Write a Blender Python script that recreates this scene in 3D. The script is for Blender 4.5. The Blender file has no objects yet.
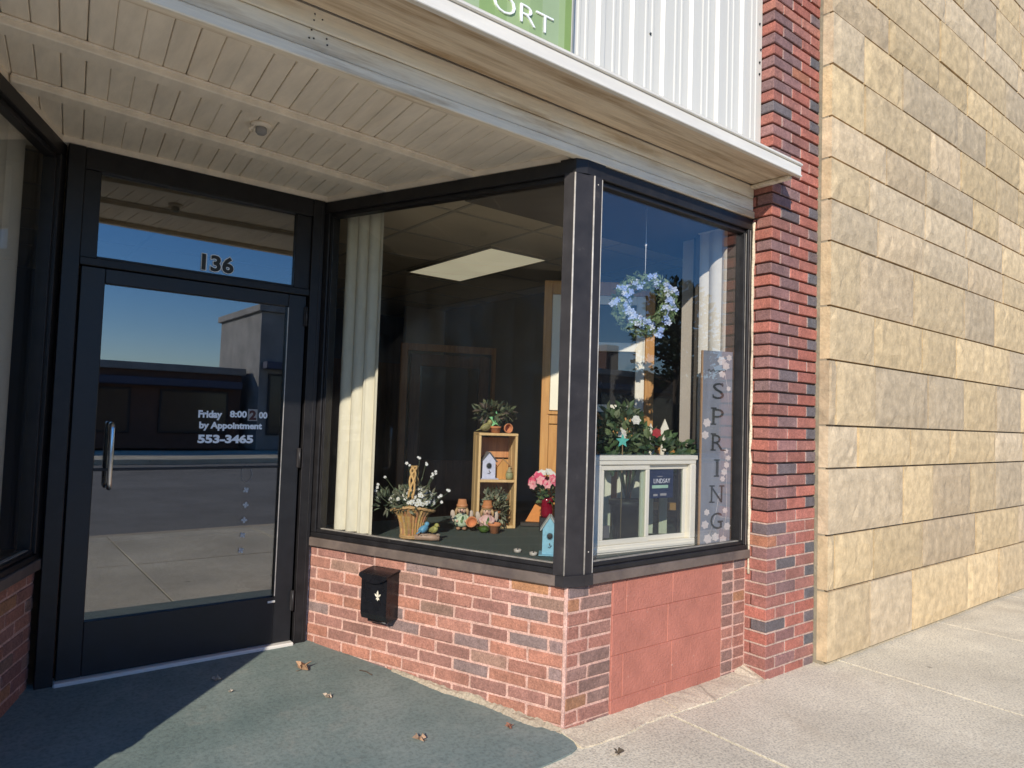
import bpy, bmesh, math, random
from mathutils import Vector as V, Matrix

R = math.radians
scene = bpy.context.scene
COL = scene.collection
WL = {}                       # world position of every thing's origin

# ---------------------------------------------------------------- frames
class Fr:
    def __init__(s, O, u, n, w=(0, 0, 1)):
        s.O, s.u, s.n, s.w = V(O), V(u).normalized(), V(n).normalized(), V(w).normalized()
    def p(s, a, b=0.0, c=0.0):
        return s.O + s.u * a + s.n * b + s.w * c
    def at(s, a, b, c):
        return Fr(s.p(a, b, c), s.u, s.n, s.w)

def yawfr(O, ang):            # a frame turned about z, a to the right, b to the back
    return Fr(O, (math.cos(ang), math.sin(ang), 0), (-math.sin(ang), math.cos(ang), 0))

WD = Fr((0, 0, 0), (1, 0, 0), (0, 1, 0))
DL = V((-0.374, 0.9274, 0)).normalized()
LF = Fr((0, 0, 0), DL, (DL.y * -1, DL.x, 0))          # angled bay face: a along the wall, b outwards
RF = Fr((0, 0, 0), (1, 0, 0), (0, -1, 0))             # street face of the bay
DF = Fr((0, 1.49, 0), (1, 0, 0), (0, -1, 0))          # door wall
ML = Fr((-2.5, 0, 0), (0.374, 0.9274, 0), (0.9274, -0.374, 0))   # the opposite bay

# ---------------------------------------------------------------- mesh collector
class MB:
    def __init__(s):
        s.v, s.f, s.c, s.sm = [], [], [], []
    def add(s, vs, fs, col=None, smooth=False):
        o = len(s.v)
        s.v += [V(v) for v in vs]
        for f in fs:
            s.f.append([i + o for i in f]); s.c.append(col or (1, 1, 1)); s.sm.append(smooth)
        return s
    def box(s, fr, a0, a1, b0, b1, c0, c1, ch=0.002, col=None, jit=0.0, rng=None):
        lo, hi = (a0, b0, c0), (a1, b1, c1)
        lo, hi = [min(x, y) for x, y in zip(lo, hi)], [max(x, y) for x, y in zip(lo, hi)]
        ch = min(ch, *[(h - l) * 0.4 for l, h in zip(lo, hi)])
        idx, vs = {}, []
        for ax in range(3):
            for i in (0, 1):
                for j in (0, 1):
                    for k in (0, 1):
                        q = []
                        for d, t in enumerate((i, j, k)):
                            x = hi[d] if t else lo[d]
                            if d != ax: x += -ch if t else ch
                            if jit: x += rng.uniform(-jit, jit)
                            q.append(x)
                        idx[(ax, i, j, k)] = len(vs); vs.append(fr.p(*q))
        fs = []
        for ax in range(3):
            o = [d for d in range(3) if d != ax]
            for t in (0, 1):
                f = []
                for x, y in ((0, 0), (1, 0), (1, 1), (0, 1)):
                    c = [0, 0, 0]; c[ax] = t; c[o[0]] = x; c[o[1]] = y
                    f.append(idx[(ax, *c)])
                fs.append(f)
            for x in (0, 1):
                for y in (0, 1):
                    c0_, c1_ = [0, 0, 0], [0, 0, 0]
                    c0_[o[0]] = c1_[o[0]] = x; c0_[o[1]] = c1_[o[1]] = y; c1_[ax] = 1
                    fs.append([idx[(o[0], *c0_)], idx[(o[0], *c1_)], idx[(o[1], *c1_)], idx[(o[1], *c0_)]])
        for i in (0, 1):
            for j in (0, 1):
                for k in (0, 1):
                    fs.append([idx[(0, i, j, k)], idx[(1, i, j, k)], idx[(2, i, j, k)]])
        return s.add(vs, fs, col)
    def prism(s, fr, pts, c0, c1, col=None, smooth=False):
        n = len(pts)
        vs = [fr.p(a, b, c0) for a, b in pts] + [fr.p(a, b, c1) for a, b in pts]
        fs = [[i, (i + 1) % n, n + (i + 1) % n, n + i] for i in range(n)]
        s.add(vs, fs, col, smooth)
        o = len(s.v) - 2 * n
        for f in (list(range(n)), list(range(n, 2 * n))):
            s.f.append([o + i for i in f]); s.c.append(col or (1, 1, 1)); s.sm.append(False)
        return s
    def tube(s, pts, r, n=8, col=None, cap=True, flat=1.0):
        pts = [V(p) for p in pts]; rs = r if isinstance(r, (list, tuple)) else [r] * len(pts)
        vs = []; prev = None
        for i, p in enumerate(pts):
            t = (pts[min(i + 1, len(pts) - 1)] - pts[max(i - 1, 0)]).normalized()
            if prev is None:
                a = V((0, 0, 1)) if abs(t.z) < 0.9 else V((1, 0, 0))
                x = t.cross(a).normalized()
            else:
                x = (prev - t * prev.dot(t)).normalized()
            prev = x; y = t.cross(x)
            for k in range(n):
                g = 2 * math.pi * k / n
                vs.append(p + x * math.cos(g) * rs[i] + y * math.sin(g) * rs[i] * flat)
        fs = [[i * n + k, i * n + (k + 1) % n, (i + 1) * n + (k + 1) % n, (i + 1) * n + k] for i in range(len(pts) - 1) for k in range(n)]
        if cap: fs += [list(range(n))[::-1], [(len(pts) - 1) * n + k for k in range(n)]]
        return s.add(vs, fs, col, True)
    def lathe(s, fr, prof, n=20, col=None, sx=1.0, sy=1.0):
        vs = []
        for r, z in prof:
            for k in range(n):
                g = 2 * math.pi * k / n
                vs.append(fr.p(math.cos(g) * r * sx, math.sin(g) * r * sy, z))
        fs = [[i * n + k, i * n + (k + 1) % n, (i + 1) * n + (k + 1) % n, (i + 1) * n + k] for i in range(len(prof) - 1) for k in range(n)]
        if prof[0][0] > 1e-5: fs.append(list(range(n))[::-1])
        if prof[-1][0] > 1e-5: fs.append([(len(prof) - 1) * n + k for k in range(n)])
        return s.add(vs, fs, col, True)
    def ell(s, fr, ra, rb, rc, nu=12, nv=8, col=None):
        prof = [(math.sin(math.pi * i / nv), -math.cos(math.pi * i / nv)) for i in range(nv + 1)]
        vs = []
        for r, z in prof:
            for k in range(nu):
                g = 2 * math.pi * k / nu
                vs.append(fr.p(math.cos(g) * r * ra, math.sin(g) * r * rb, z * rc))
        fs = [[i * nu + k, i * nu + (k + 1) % nu, (i + 1) * nu + (k + 1) % nu, (i + 1) * nu + k] for i in range(nv) for k in range(nu)]
        return s.add(vs, fs, col, True)
    def leaf(s, pos, d, up, ln, wd, col=None, curl=0.15, n=3):
        d = V(d).normalized(); x = d.cross(V(up))
        if x.length < 1e-4: x = d.cross(V((1, 0.3, 0)))
        x.normalize(); u = x.cross(d)
        vs, fs = [], []
        W = [0.0, 0.85, 0.8, 0.0] if n == 3 else [0.0, 1.0, 0.0]
        m = len(W) - 1
        for i, w in enumerate(W):
            t = i / m
            c = V(pos) + d * ln * t - u * curl * ln * t * t
            vs += [c - x * wd * 0.5 * w + u * wd * 0.18 * w, c, c + x * wd * 0.5 * w + u * wd * 0.18 * w]
        for i in range(m):
            b = i * 3
            fs += [[b, b + 1, b + 4, b + 3], [b + 1, b + 2, b + 5, b + 4]]
        return s.add(vs, fs, col)
    def flower(s, pos, nrm, r, col, centre=None, petals=5, rng=random, lift=1.0):
        nrm = V(nrm).normalized(); x = nrm.cross(V((0.3, 0.2, 1))).normalized(); y = nrm.cross(x)
        g0 = rng.uniform(0, 6.28)
        for k in range(petals):
            g = g0 + 2 * math.pi * k / petals
            d = x * math.cos(g) + y * math.sin(g); e = nrm.cross(d)
            p = V(pos); kk = rng.uniform(0.85, 1.05); c = tuple(q * kk for q in col)
            vs = [p, p + d * r * 0.6 + e * r * 0.42 + nrm * r * 0.18 * lift, p + d * r + nrm * r * 0.1 * lift, p + d * r * 0.6 - e * r * 0.42 + nrm * r * 0.18 * lift]
            s.add(vs, [[0, 1, 2, 3]], c)
        if centre: s.ell(Fr(V(pos) + nrm * r * 0.1, x, y, nrm), r * 0.2, r * 0.2, r * 0.15, 6, 4, centre)
        return s
    def build(s, name, mat, parent=None, recalc=True):
        me = bpy.data.meshes.new(name)
        off = WL[parent.name] if parent is not None else V((0, 0, 0))
        if parent is None and s.v:                     # a thing that is one mesh: origin at its base
            xs = [v.x for v in s.v]; ys = [v.y for v in s.v]
            off = V(((min(xs) + max(xs)) / 2, (min(ys) + max(ys)) / 2, min(v.z for v in s.v)))
        me.from_pydata([v - off for v in s.v], [], s.f)
        me.update()
        at = me.color_attributes.new('Col', 'FLOAT_COLOR', 'CORNER')
        buf = []
        for p in me.polygons:
            c = s.c[p.index]; buf += [c[0], c[1], c[2], 1.0] * p.loop_total
        at.data.foreach_set('color', buf)
        me.polygons.foreach_set('use_smooth', s.sm)
        if recalc:
            bm = bmesh.new(); bm.from_mesh(me)
            bmesh.ops.recalc_face_normals(bm, faces=bm.faces[:]); bm.to_mesh(me); bm.free()
        me.materials.append(mat)
        o = bpy.data.objects.new(name, me); COL.objects.link(o)
        if parent is None:
            o.location = off; WL[o.name] = off.copy()
        else:
            o.parent = parent; WL[o.name] = WL[parent.name].copy()
        return o

def tag(o, label=None, cat=None, group=None, kind=None):
    if label: o['label'] = label
    if cat: o['category'] = cat
    if group: o['group'] = group
    if kind: o['kind'] = kind
    return o

def thing(name, label, cat, loc, group=None):
    o = bpy.data.objects.new(name, None); COL.objects.link(o)
    o.empty_display_size = 0.05
    o.location = loc; WL[o.name] = V(loc)
    return tag(o, label, cat, group)

def text(name, string, fr, size, mat, parent, extrude=0.0008, bold=0.0, width=None, align='LEFT', shear=0.0):
    cu = bpy.data.curves.new(name, 'FONT'); cu.body = string; cu.size = size; cu.extrude = extrude
    cu.offset = bold; cu.align_x = align; cu.shear = shear; cu.resolution_u = 3
    ob = bpy.data.objects.new(name, cu); COL.objects.link(ob)
    bpy.context.view_layer.update()
    me = bpy.data.meshes.new_from_object(ob.evaluated_get(bpy.context.evaluated_depsgraph_get()))
    bpy.data.objects.remove(ob)
    xs = [v.co.x for v in me.vertices]
    k = (width / (max(xs) - min(xs))) if width else 1.0
    x0 = min(xs) if align == 'LEFT' else 0.0
    off = WL[parent.name]
    for v in me.vertices:
        v.co = fr.p((v.co.x - x0) * k, v.co.z, v.co.y) - off
    me.materials.clear(); me.materials.append(mat); me.name = name
    o = bpy.data.objects.new(name, me); COL.objects.link(o); o.parent = parent
    WL[o.name] = WL[parent.name].copy()
    return o

# ---------------------------------------------------------------- materials
def nodes(name):
    m = bpy.data.materials.new(name); m.use_nodes = True
    nt = m.node_tree; nt.nodes.clear()
    out = nt.nodes.new('ShaderNodeOutputMaterial')
    def N(t, **kw):
        n = nt.nodes.new('ShaderNode' + t)
        for k, v in kw.items():
            if k in n.inputs: n.inputs[k].default_value = v
            else: setattr(n, k, v)
        return n
    def L(a, b): nt.links.new(a, b)
    return m, N, L, out

def ramp(N, stops):
    r = N('ValToRGB'); e = r.color_ramp.elements
    while len(e) < len(stops): e.new(0.5)
    for el, (p, c) in zip(e, stops):
        el.position = p; el.color = (*c, 1) if len(c) == 3 else c
    return r

def mul(N, L, a, b, fac=1.0, mode='MULTIPLY'):
    x = N('MixRGB', blend_type=mode); x.inputs[0].default_value = fac
    L(a, x.inputs[1]); L(b, x.inputs[2]); return x.outputs[0]

def pmat(name, col, rough=0.6, var=0.25, vs=6.0, bump=0.0, bs=80.0, metal=0.0, attr=False, stretch=(1, 1, 1),
         spots=None, spot_lo=0.6, spot_hi=0.7, spot_s=4.0, emit=0.0, spec=0.5, trans=0.0, sub=0.0):
    m, N, L, out = nodes(name)
    tc = N('TexCoord'); mp = N('Mapping'); mp.inputs['Scale'].default_value = stretch
    L(tc.outputs['Object'], mp.inputs[0])
    n1 = N('TexNoise', Scale=vs, Detail=6.0, Roughness=0.62); L(mp.outputs[0], n1.inputs['Vector'])
    lo, hi = 1 - var, 1 + var
    r1 = ramp(N, [(0.25, (lo, lo, lo)), (0.75, (hi, hi, hi))]); L(n1.outputs['Fac'], r1.inputs[0])
    if attr:
        base = N('VertexColor', layer_name='Col').outputs[0]
        if tuple(col) != (1, 1, 1):
            rg = N('RGB'); rg.outputs[0].default_value = (*col, 1); base = mul(N, L, base, rg.outputs[0])
    else:
        rg = N('RGB'); rg.outputs[0].default_value = (*col, 1); base = rg.outputs[0]
    c = mul(N, L, base, r1.outputs[0])
    if spots:
        n2 = N('TexNoise', Scale=spot_s, Detail=8.0, Roughness=0.7); L(mp.outputs[0], n2.inputs['Vector'])
        r2 = ramp(N, [(spot_lo, (0, 0, 0)), (spot_hi, (1, 1, 1))]); L(n2.outputs['Fac'], r2.inputs[0])
        x = N('MixRGB'); L(r2.outputs[0], x.inputs[0]); L(c, x.inputs[1]); x.inputs[2].default_value = (*spots, 1)
        c = x.outputs[0]
    b = N('BsdfPrincipled'); L(c, b.inputs['Base Color'])
    b.inputs['Metallic'].default_value = metal
    b.inputs['Specular IOR Level'].default_value = spec
    rr = N('MapRange'); rr.inputs[3].default_value = max(0.03, rough - 0.1); rr.inputs[4].default_value = min(1, rough + 0.1)
    L(n1.outputs['Fac'], rr.inputs[0]); L(rr.outputs[0], b.inputs['Roughness'])
    if emit: L(c, b.inputs['Emission Color']); b.inputs['Emission Strength'].default_value = emit
    if bump:
        n3 = N('TexNoise', Scale=bs, Detail=5.0); L(mp.outputs[0], n3.inputs['Vector'])
        bp = N('Bump', Strength=min(1.0, bump), Distance=0.004); L(n3.outputs['Fac'], bp.inputs['Height'])
        L(bp.outputs[0], b.inputs['Normal'])
    if trans:
        t = N('BsdfTranslucent'); L(c, t.inputs[0]); mx = N('MixShader'); mx.inputs[0].default_value = trans
        L(b.outputs[0], mx.inputs[1]); L(t.outputs[0], mx.inputs[2]); L(mx.outputs[0], out.inputs[0])
    else:
        L(b.outputs[0], out.inputs[0])
    return m

def glass_mat(name, f0, tint=(0.965, 0.965, 0.95), rough=0.0, wavy=0.0):
    m, N, L, out = nodes(name)
    t = N('BsdfTransparent'); t.inputs[0].default_value = (*tint, 1)
    g = N('BsdfGlossy'); g.inputs['Roughness'].default_value = rough; g.inputs[0].default_value = (1, 1, 1, 1)
    lw = N('LayerWeight', Blend=0.5)
    pw = N('Math', operation='POWER'); pw.inputs[1].default_value = 5.0; L(lw.outputs['Facing'], pw.inputs[0])
    f = N('MapRange'); f.inputs[3].default_value = f0; f.inputs[4].default_value = 1.0; L(pw.outputs[0], f.inputs[0])
    tc = N('TexCoord')
    if wavy:
        n = N('TexNoise', Scale=1.6, Detail=1.0); L(tc.outputs['Object'], n.inputs['Vector'])
        b = N('Bump', Strength=wavy, Distance=0.01); L(n.outputs['Fac'], b.inputs['Height'])
        L(b.outputs[0], g.inputs['Normal'])
    mx = N('MixShader'); L(f.outputs[0], mx.inputs[0]); L(t.outputs[0], mx.inputs[1]); L(g.outputs[0], mx.inputs[2])
    # a thin film of dust on the outside
    n2 = N('TexNoise', Scale=3.0, Detail=7.0, Roughness=0.7); L(tc.outputs['Object'], n2.inputs['Vector'])
    r = ramp(N, [(0.4, (0.001, 0.001, 0.001)), (0.8, (0.006, 0.006, 0.006))]); L(n2.outputs['Fac'], r.inputs[0])
    d = N('BsdfDiffuse'); d.inputs[0].default_value = (0.6, 0.6, 0.58, 1)
    m2 = N('MixShader'); L(r.outputs[0], m2.inputs[0]); L(mx.outputs[0], m2.inputs[1]); L(d.outputs[0], m2.inputs[2])
    L(m2.outputs[0], out.inputs[0])
    return m

def concrete_mat(name, base, speck=0.5, stain=(0.28, 0.24, 0.19), crack=0.0):
    m, N, L, out = nodes(name)
    tc = N('TexCoord')
    def noise(s, d=6.0, r=0.6):
        n = N('TexNoise', Scale=s, Detail=d, Roughness=r); L(tc.outputs['Object'], n.inputs['Vector']); return n.outputs['Fac']
    rg = N('RGB'); rg.outputs[0].default_value = (*base, 1)
    big = ramp(N, [(0.3, (0.82, 0.81, 0.8)), (0.7, (1.1, 1.09, 1.06))]); L(noise(1.3), big.inputs[0])
    fine = ramp(N, [(0.33, (1 - speck, 1 - speck, 1 - speck)), (0.5, (1, 1, 1)), (0.7, (1.18, 1.18, 1.15))]); L(noise(95.0, 3.0), fine.inputs[0])
    c = mul(N, L, mul(N, L, rg.outputs[0], big.outputs[0]), fine.outputs[0])
    vo = N('TexVoronoi', Scale=130.0); L(tc.outputs['Object'], vo.inputs['Vector'])
    pit = ramp(N, [(0.10, (0.35, 0.32, 0.3)), (0.2, (1, 1, 1))]); L(vo.outputs['Distance'], pit.inputs[0])
    c = mul(N, L, c, pit.outputs[0], 0.6)
    st = ramp(N, [(0.55, (0, 0, 0)), (0.75, (0.55, 0.55, 0.55))]); L(noise(2.7, 9.0, 0.7), st.inputs[0])
    x = N('MixRGB'); L(st.outputs[0], x.inputs[0]); L(c, x.inputs[1]); x.inputs[2].default_value = (*stain, 1)
    cc = x.outputs[0]
    v2 = N('TexVoronoi', Scale=2.3); L(tc.outputs['Object'], v2.inputs['Vector'])
    gum = ramp(N, [(0.045, (0.3, 0.28, 0.26)), (0.06, (1, 1, 1))]); L(v2.outputs['Distance'], gum.inputs[0])
    cc = mul(N, L, cc, gum.outputs[0], 0.7)
    lg = ramp(N, [(0.35, (0.78, 0.76, 0.73)), (0.6, (1.05, 1.04, 1.02))]); L(noise(0.55, 9.0, 0.75), lg.inputs[0])
    cc = mul(N, L, cc, lg.outputs[0])
    n8 = N('TexNoise', Scale=2.2, Detail=4.0); L(tc.outputs['Object'], n8.inputs['Vector'])
    mxv = N('MixRGB'); mxv.inputs[0].default_value = 0.25; L(tc.outputs['Object'], mxv.inputs[1]); L(n8.outputs['Color'], mxv.inputs[2])
    v3 = N('TexVoronoi', Scale=0.85, feature='DISTANCE_TO_EDGE'); L(mxv.outputs[0], v3.inputs['Vector'])
    ck = ramp(N, [(0.002, (0.45, 0.42, 0.4)), (0.006, (1, 1, 1))]); L(v3.outputs['Distance'], ck.inputs[0])
    cc = mul(N, L, cc, ck.outputs[0], crack)
    x = N('MixRGB'); x.inputs[0].default_value = 0.0; L(cc, x.inputs[1])
    b = N('BsdfPrincipled', Roughness=0.9); L(x.outputs[0], b.inputs['Base Color'])
    bp = N('Bump', Strength=0.7, Distance=0.003); L(noise(120.0, 4.0), bp.inputs['Height']); L(bp.outputs[0], b.inputs['Normal'])
    L(b.outputs[0], out.inputs[0]); return m

def ramp_paint_mat():
    m, N, L, out = nodes('worn green paint')
    tc = N('TexCoord')
    def noise(s, d=6.0, r=0.6):
        n = N('TexNoise', Scale=s, Detail=d, Roughness=r); L(tc.outputs['Object'], n.inputs['Vector']); return n.outputs['Fac']
    g = ramp(N, [(0.3, (0.15, 0.2, 0.182)), (0.5, (0.185, 0.23, 0.205)), (0.8, (0.265, 0.295, 0.26))]); L(noise(2.2, 8.0, 0.65), g.inputs[0])
    sc = N('Mapping'); sc.inputs['Scale'].default_value = (1.0, 7.0, 1.0); sc.inputs['Rotation'].default_value = (0, 0, 0.5); L(tc.outputs['Object'], sc.inputs[0])
    ns = N('TexNoise', Scale=4.0, Detail=9.0, Roughness=0.75); L(sc.outputs[0], ns.inputs['Vector'])
    scf = ramp(N, [(0.4, (0.95, 0.95, 0.95)), (0.62, (1.03, 1.03, 1.03))]); L(ns.outputs['Fac'], scf.inputs[0])
    w = ramp(N, [(0.56, (0, 0, 0)), (0.74, (0.6, 0.6, 0.6))]); L(noise(5.5, 10.0, 0.75), w.inputs[0])
    x = N('MixRGB'); L(w.outputs[0], x.inputs[0]); L(g.outputs[0], x.inputs[1]); x.inputs[2].default_value = (0.31, 0.3, 0.25, 1)
    sp = ramp(N, [(0.36, (0.78, 0.78, 0.78)), (0.5, (1, 1, 1)), (0.72, (1.12, 1.12, 1.1))]); L(noise(62.0, 4.0), sp.inputs[0])
    c = mul(N, L, mul(N, L, x.outputs[0], sp.outputs[0]), scf.outputs[0])
    dk = ramp(N, [(0.32, (0.86, 0.86, 0.85)), (0.5, (1, 1, 1))]); L(noise(0.9, 8.0, 0.7), dk.inputs[0]); c = mul(N, L, c, dk.outputs[0])
    b = N('BsdfPrincipled', Roughness=0.75); L(c, b.inputs['Base Color'])
    bp = N('Bump', Strength=0.6, Distance=0.003); L(noise(90.0, 4.0), bp.inputs['Height']); L(bp.outputs[0], b.inputs['Normal'])
    L(b.outputs[0], out.inputs[0]); return m

def stained_mat(name, base, stain, stain2, lo=0.45, hi=0.7, along=(0.5, 9, 9)):
    m, N, L, out = nodes(name)
    tc = N('TexCoord'); mp = N('Mapping'); mp.inputs['Scale'].default_value = along
    L(tc.outputs['Object'], mp.inputs[0])
    def noise(s, d=8.0, r=0.65, v=None):
        n = N('TexNoise', Scale=s, Detail=d, Roughness=r); L(v or tc.outputs['Object'], n.inputs['Vector']); return n.outputs['Fac']
    s1 = ramp(N, [(lo, (0, 0, 0)), (hi, (1, 1, 1))]); L(noise(1.6, v=mp.outputs[0]), s1.inputs[0])
    x = N('MixRGB'); L(s1.outputs[0], x.inputs[0]); x.inputs[1].default_value = (*base, 1); x.inputs[2].default_value = (*stain, 1)
    s2 = ramp(N, [(0.5, (0, 0, 0)), (0.68, (0.75, 0.75, 0.75))]); L(noise(2.6, 10.0, 0.72), s2.inputs[0])
    y = N('MixRGB'); L(s2.outputs[0], y.inputs[0]); L(x.outputs[0], y.inputs[1]); y.inputs[2].default_value = (*stain2, 1)
    fine = ramp(N, [(0.3, (0.86, 0.86, 0.86)), (0.7, (1.08, 1.08, 1.08))]); L(noise(5.0, v=mp.outputs[0]), fine.inputs[0])
    c = mul(N, L, y.outputs[0], fine.outputs[0])
    b = N('BsdfPrincipled', Roughness=0.65); L(c, b.inputs['Base Color'])
    bp = N('Bump', Strength=0.25, Distance=0.002); L(noise(9.0, v=mp.outputs[0]), bp.inputs['Height']); L(bp.outputs[0], b.inputs['Normal'])
    L(b.outputs[0], out.inputs[0]); return m

def wood_mat(name, light, dark, rough=0.5, axis='Z', scale=1.0):
    st = {'X': (1, 14, 14), 'Y': (14, 1, 14), 'Z': (14, 14, 1)}[axis]
    m, N, L, out = nodes(name)
    tc = N('TexCoord'); mp = N('Mapping'); mp.inputs['Scale'].default_value = [q * scale for q in st]
    L(tc.outputs['Object'], mp.inputs[0])
    n = N('TexNoise', Scale=2.5, Detail=7.0, Roughness=0.6, Distortion=1.2); L(mp.outputs[0], n.inputs['Vector'])
    r = ramp(N, [(0.3, dark), (0.62, light)]); L(n.outputs['Fac'], r.inputs[0])
    b = N('BsdfPrincipled', Roughness=rough); L(r.outputs[0], b.inputs['Base Color'])
    bp = N('Bump', Strength=0.2, Distance=0.002); L(n.outputs['Fac'], bp.inputs['Height']); L(bp.outputs[0], b.inputs['Normal'])
    L(b.outputs[0], out.inputs[0]); return m

M = {}
def brick_mat():
    m, N, L, out = nodes('brick')
    tc = N('TexCoord')
    def noise(sc, d=5.0, r=0.6):
        n = N('TexNoise', Scale=sc, Detail=d, Roughness=r); L(tc.outputs['Object'], n.inputs['Vector']); return n.outputs['Fac']
    c = N('VertexColor', layer_name='Col').outputs[0]
    for sc, lo, hi in ((9.0, 0.82, 1.15), (48.0, 0.8, 1.18), (150.0, 0.68, 1.3)):
        r = ramp(N, [(0.3, (lo, lo, lo)), (0.7, (hi, hi, hi))]); L(noise(sc), r.inputs[0]); c = mul(N, L, c, r.outputs[0])
    lime = ramp(N, [(0.6, (0, 0, 0)), (0.8, (0.4, 0.4, 0.4))]); L(noise(5.0, 9.0, 0.75), lime.inputs[0])
    x = N('MixRGB'); L(lime.outputs[0], x.inputs[0]); L(c, x.inputs[1]); x.inputs[2].default_value = (0.42, 0.3, 0.25, 1)
    b = N('BsdfPrincipled', Roughness=0.88); L(x.outputs[0], b.inputs['Base Color'])
    bp = N('Bump', Strength=0.9, Distance=0.004); L(noise(120.0), bp.inputs['Height']); L(bp.outputs[0], b.inputs['Normal'])
    L(b.outputs[0], out.inputs[0]); return m
M['brick'] = brick_mat()
M['bronze'] = pmat('dark bronze aluminium', (0.017, 0.0155, 0.016), 0.42, 0.4, 14, 0.05, 60, spots=(0.07, 0.065, 0.06), spot_lo=0.66, spot_hi=0.82, spot_s=16, spec=0.35)
M['bronze2'] = pmat('weathered bronze cap', (0.03, 0.0265, 0.027), 0.45, 0.35, 9, 0.06, 60, spec=0.35, spots=(0.1, 0.09, 0.08), spot_lo=0.6, spot_hi=0.8, spot_s=9)
M['sill'] = pmat('dusty bronze sill', (0.14, 0.105, 0.085), 0.55, 0.3, 7, 0.15, 60, spots=(0.08, 0.06, 0.055), spot_lo=0.5, spot_hi=0.7, spot_s=5)
M['alu'] = pmat('bare aluminium edge', (0.46, 0.425, 0.38), 0.45, 0.35, 20)
M['trimdark'] = pmat('darkened panel', (0.09, 0.078, 0.065), 0.8, 0.15, 4)
M['bead'] = pmat('dusty glazing bead', (0.26, 0.235, 0.2), 0.6, 0.4, 18)
M['black'] = pmat('black paint', (0.012, 0.012, 0.014), 0.45, 0.3, 12)
M['gasket'] = pmat('black gasket', (0.008, 0.008, 0.008), 0.7, 0.1)
M['glass'] = glass_mat('shop window glass', 0.045, wavy=0.02)
M['glass_r'] = glass_mat('street window glass', 0.08, (0.955, 0.955, 0.955), wavy=0.02)
M['glass_d'] = glass_mat('door glass', 0.175, (0.7, 0.71, 0.71), wavy=0.02)
M['glass_s'] = glass_mat('sample glass', 0.05, (0.85, 0.9, 0.87))
M['walk'] = concrete_mat('sidewalk concrete', (0.78, 0.715, 0.565), 0.36, (0.46, 0.38, 0.27))
M['apron'] = concrete_mat('apron concrete', (0.72, 0.62, 0.47), 0.3, (0.42, 0.35, 0.26), 0.6)
M['rubble'] = concrete_mat('crumbling mortar', (0.40, 0.335, 0.25), 0.3, (0.33, 0.26, 0.18))
M['joint'] = pmat('joint dirt', (0.1, 0.085, 0.07), 0.95, 0.4, 30)
M['road'] = concrete_mat('worn grey asphalt', (0.27, 0.26, 0.24), 0.3, (0.15, 0.145, 0.14))
M['green'] = ramp_paint_mat()
M['soffit'] = stained_mat('stained soffit', (0.78, 0.65, 0.48), (0.44, 0.31, 0.185), (0.68, 0.55, 0.4), 0.44, 0.64, (0.8, 12, 12))
M['lintel'] = stained_mat('weathered white boards', (0.92, 0.82, 0.66), (0.6, 0.46, 0.3), (0.82, 0.75, 0.64), 0.48, 0.66, (0.9, 10, 10))
M['ceilpaint'] = stained_mat('beadboard paint', (0.93, 0.83, 0.69), (0.9, 0.78, 0.62), (0.92, 0.83, 0.7), 0.5, 0.8, (3, 0.6, 3))
M['white'] = pmat('white metal trim', (0.76, 0.715, 0.63), 0.4, 0.09, 5, stretch=(0.6, 4, 4), spots=(0.55, 0.47, 0.38), spot_lo=0.66, spot_hi=0.78, spot_s=7)
M['siding'] = pmat('white ribbed steel', (0.65, 0.625, 0.555), 0.45, 0.04, 4, stretch=(2, 2, 0.25), spots=(0.5, 0.47, 0.4), spot_lo=0.64, spot_hi=0.8, spot_s=5)
M['panel'] = pmat('salmon painted block', (0.43, 0.155, 0.108), 0.75, 0.2, 5, 1.0, 85, spots=(0.52, 0.3, 0.23), spot_lo=0.63, spot_hi=0.72, spot_s=34)
M['stone'] = pmat('buff stone', (1, 1, 1), 0.92, 0.3, 14, 1.0, 55, attr=True, spots=(0.3, 0.22, 0.13), spot_lo=0.58, spot_hi=0.8, spot_s=1.6)
M['carpet'] = pmat('green carpet', (0.05, 0.075, 0.066), 0.95, 0.35, 60, 0.9, 220)
M['floor'] = pmat('dark shop floor', (0.2, 0.15, 0.11), 0.6, 0.3, 5)
M['ceiltile'] = pmat('ceiling tile', (0.56, 0.48, 0.34), 0.9, 0.1, 3, 0.3, 120)
M['tbar'] = pmat('ceiling grid', (0.36, 0.32, 0.25), 0.6, 0.1)
M['troffer'] = pmat('light diffuser', (0.9, 0.82, 0.58), 0.5, 0.1, 2.2, emit=0.42)
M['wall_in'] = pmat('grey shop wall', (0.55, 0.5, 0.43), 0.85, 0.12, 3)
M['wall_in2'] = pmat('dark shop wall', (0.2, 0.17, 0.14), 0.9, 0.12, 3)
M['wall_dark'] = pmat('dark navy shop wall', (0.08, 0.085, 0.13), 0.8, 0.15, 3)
M['panelling'] = wood_mat('dark panelling', (0.2, 0.085, 0.042), (0.11, 0.045, 0.022))
M['trimwood'] = wood_mat('brown door trim', (0.62, 0.3, 0.13), (0.42, 0.18, 0.075))
M['pine'] = wood_mat('orange pine', (0.58, 0.3, 0.085), (0.43, 0.19, 0.045))
M['pine_pale'] = wood_mat('pale pine', (0.68, 0.47, 0.23), (0.54, 0.35, 0.15))
M['blind'] = pmat('cream vertical blind', (0.72, 0.67, 0.54), 0.85, 0.1, 30, 0.4, 160, stretch=(1, 1, 0.3))
M['blind_w'] = pmat('white vertical blind', (0.68, 0.65, 0.58), 0.8, 0.06, 20, 0.2, 160, trans=0.0)
M['letter'] = pmat('white vinyl letter', (0.93, 0.93, 0.93), 0.5, 0.03)
M['vinyl'] = pmat('cream vinyl', (0.86, 0.81, 0.67), 0.45, 0.05, 6)
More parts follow.
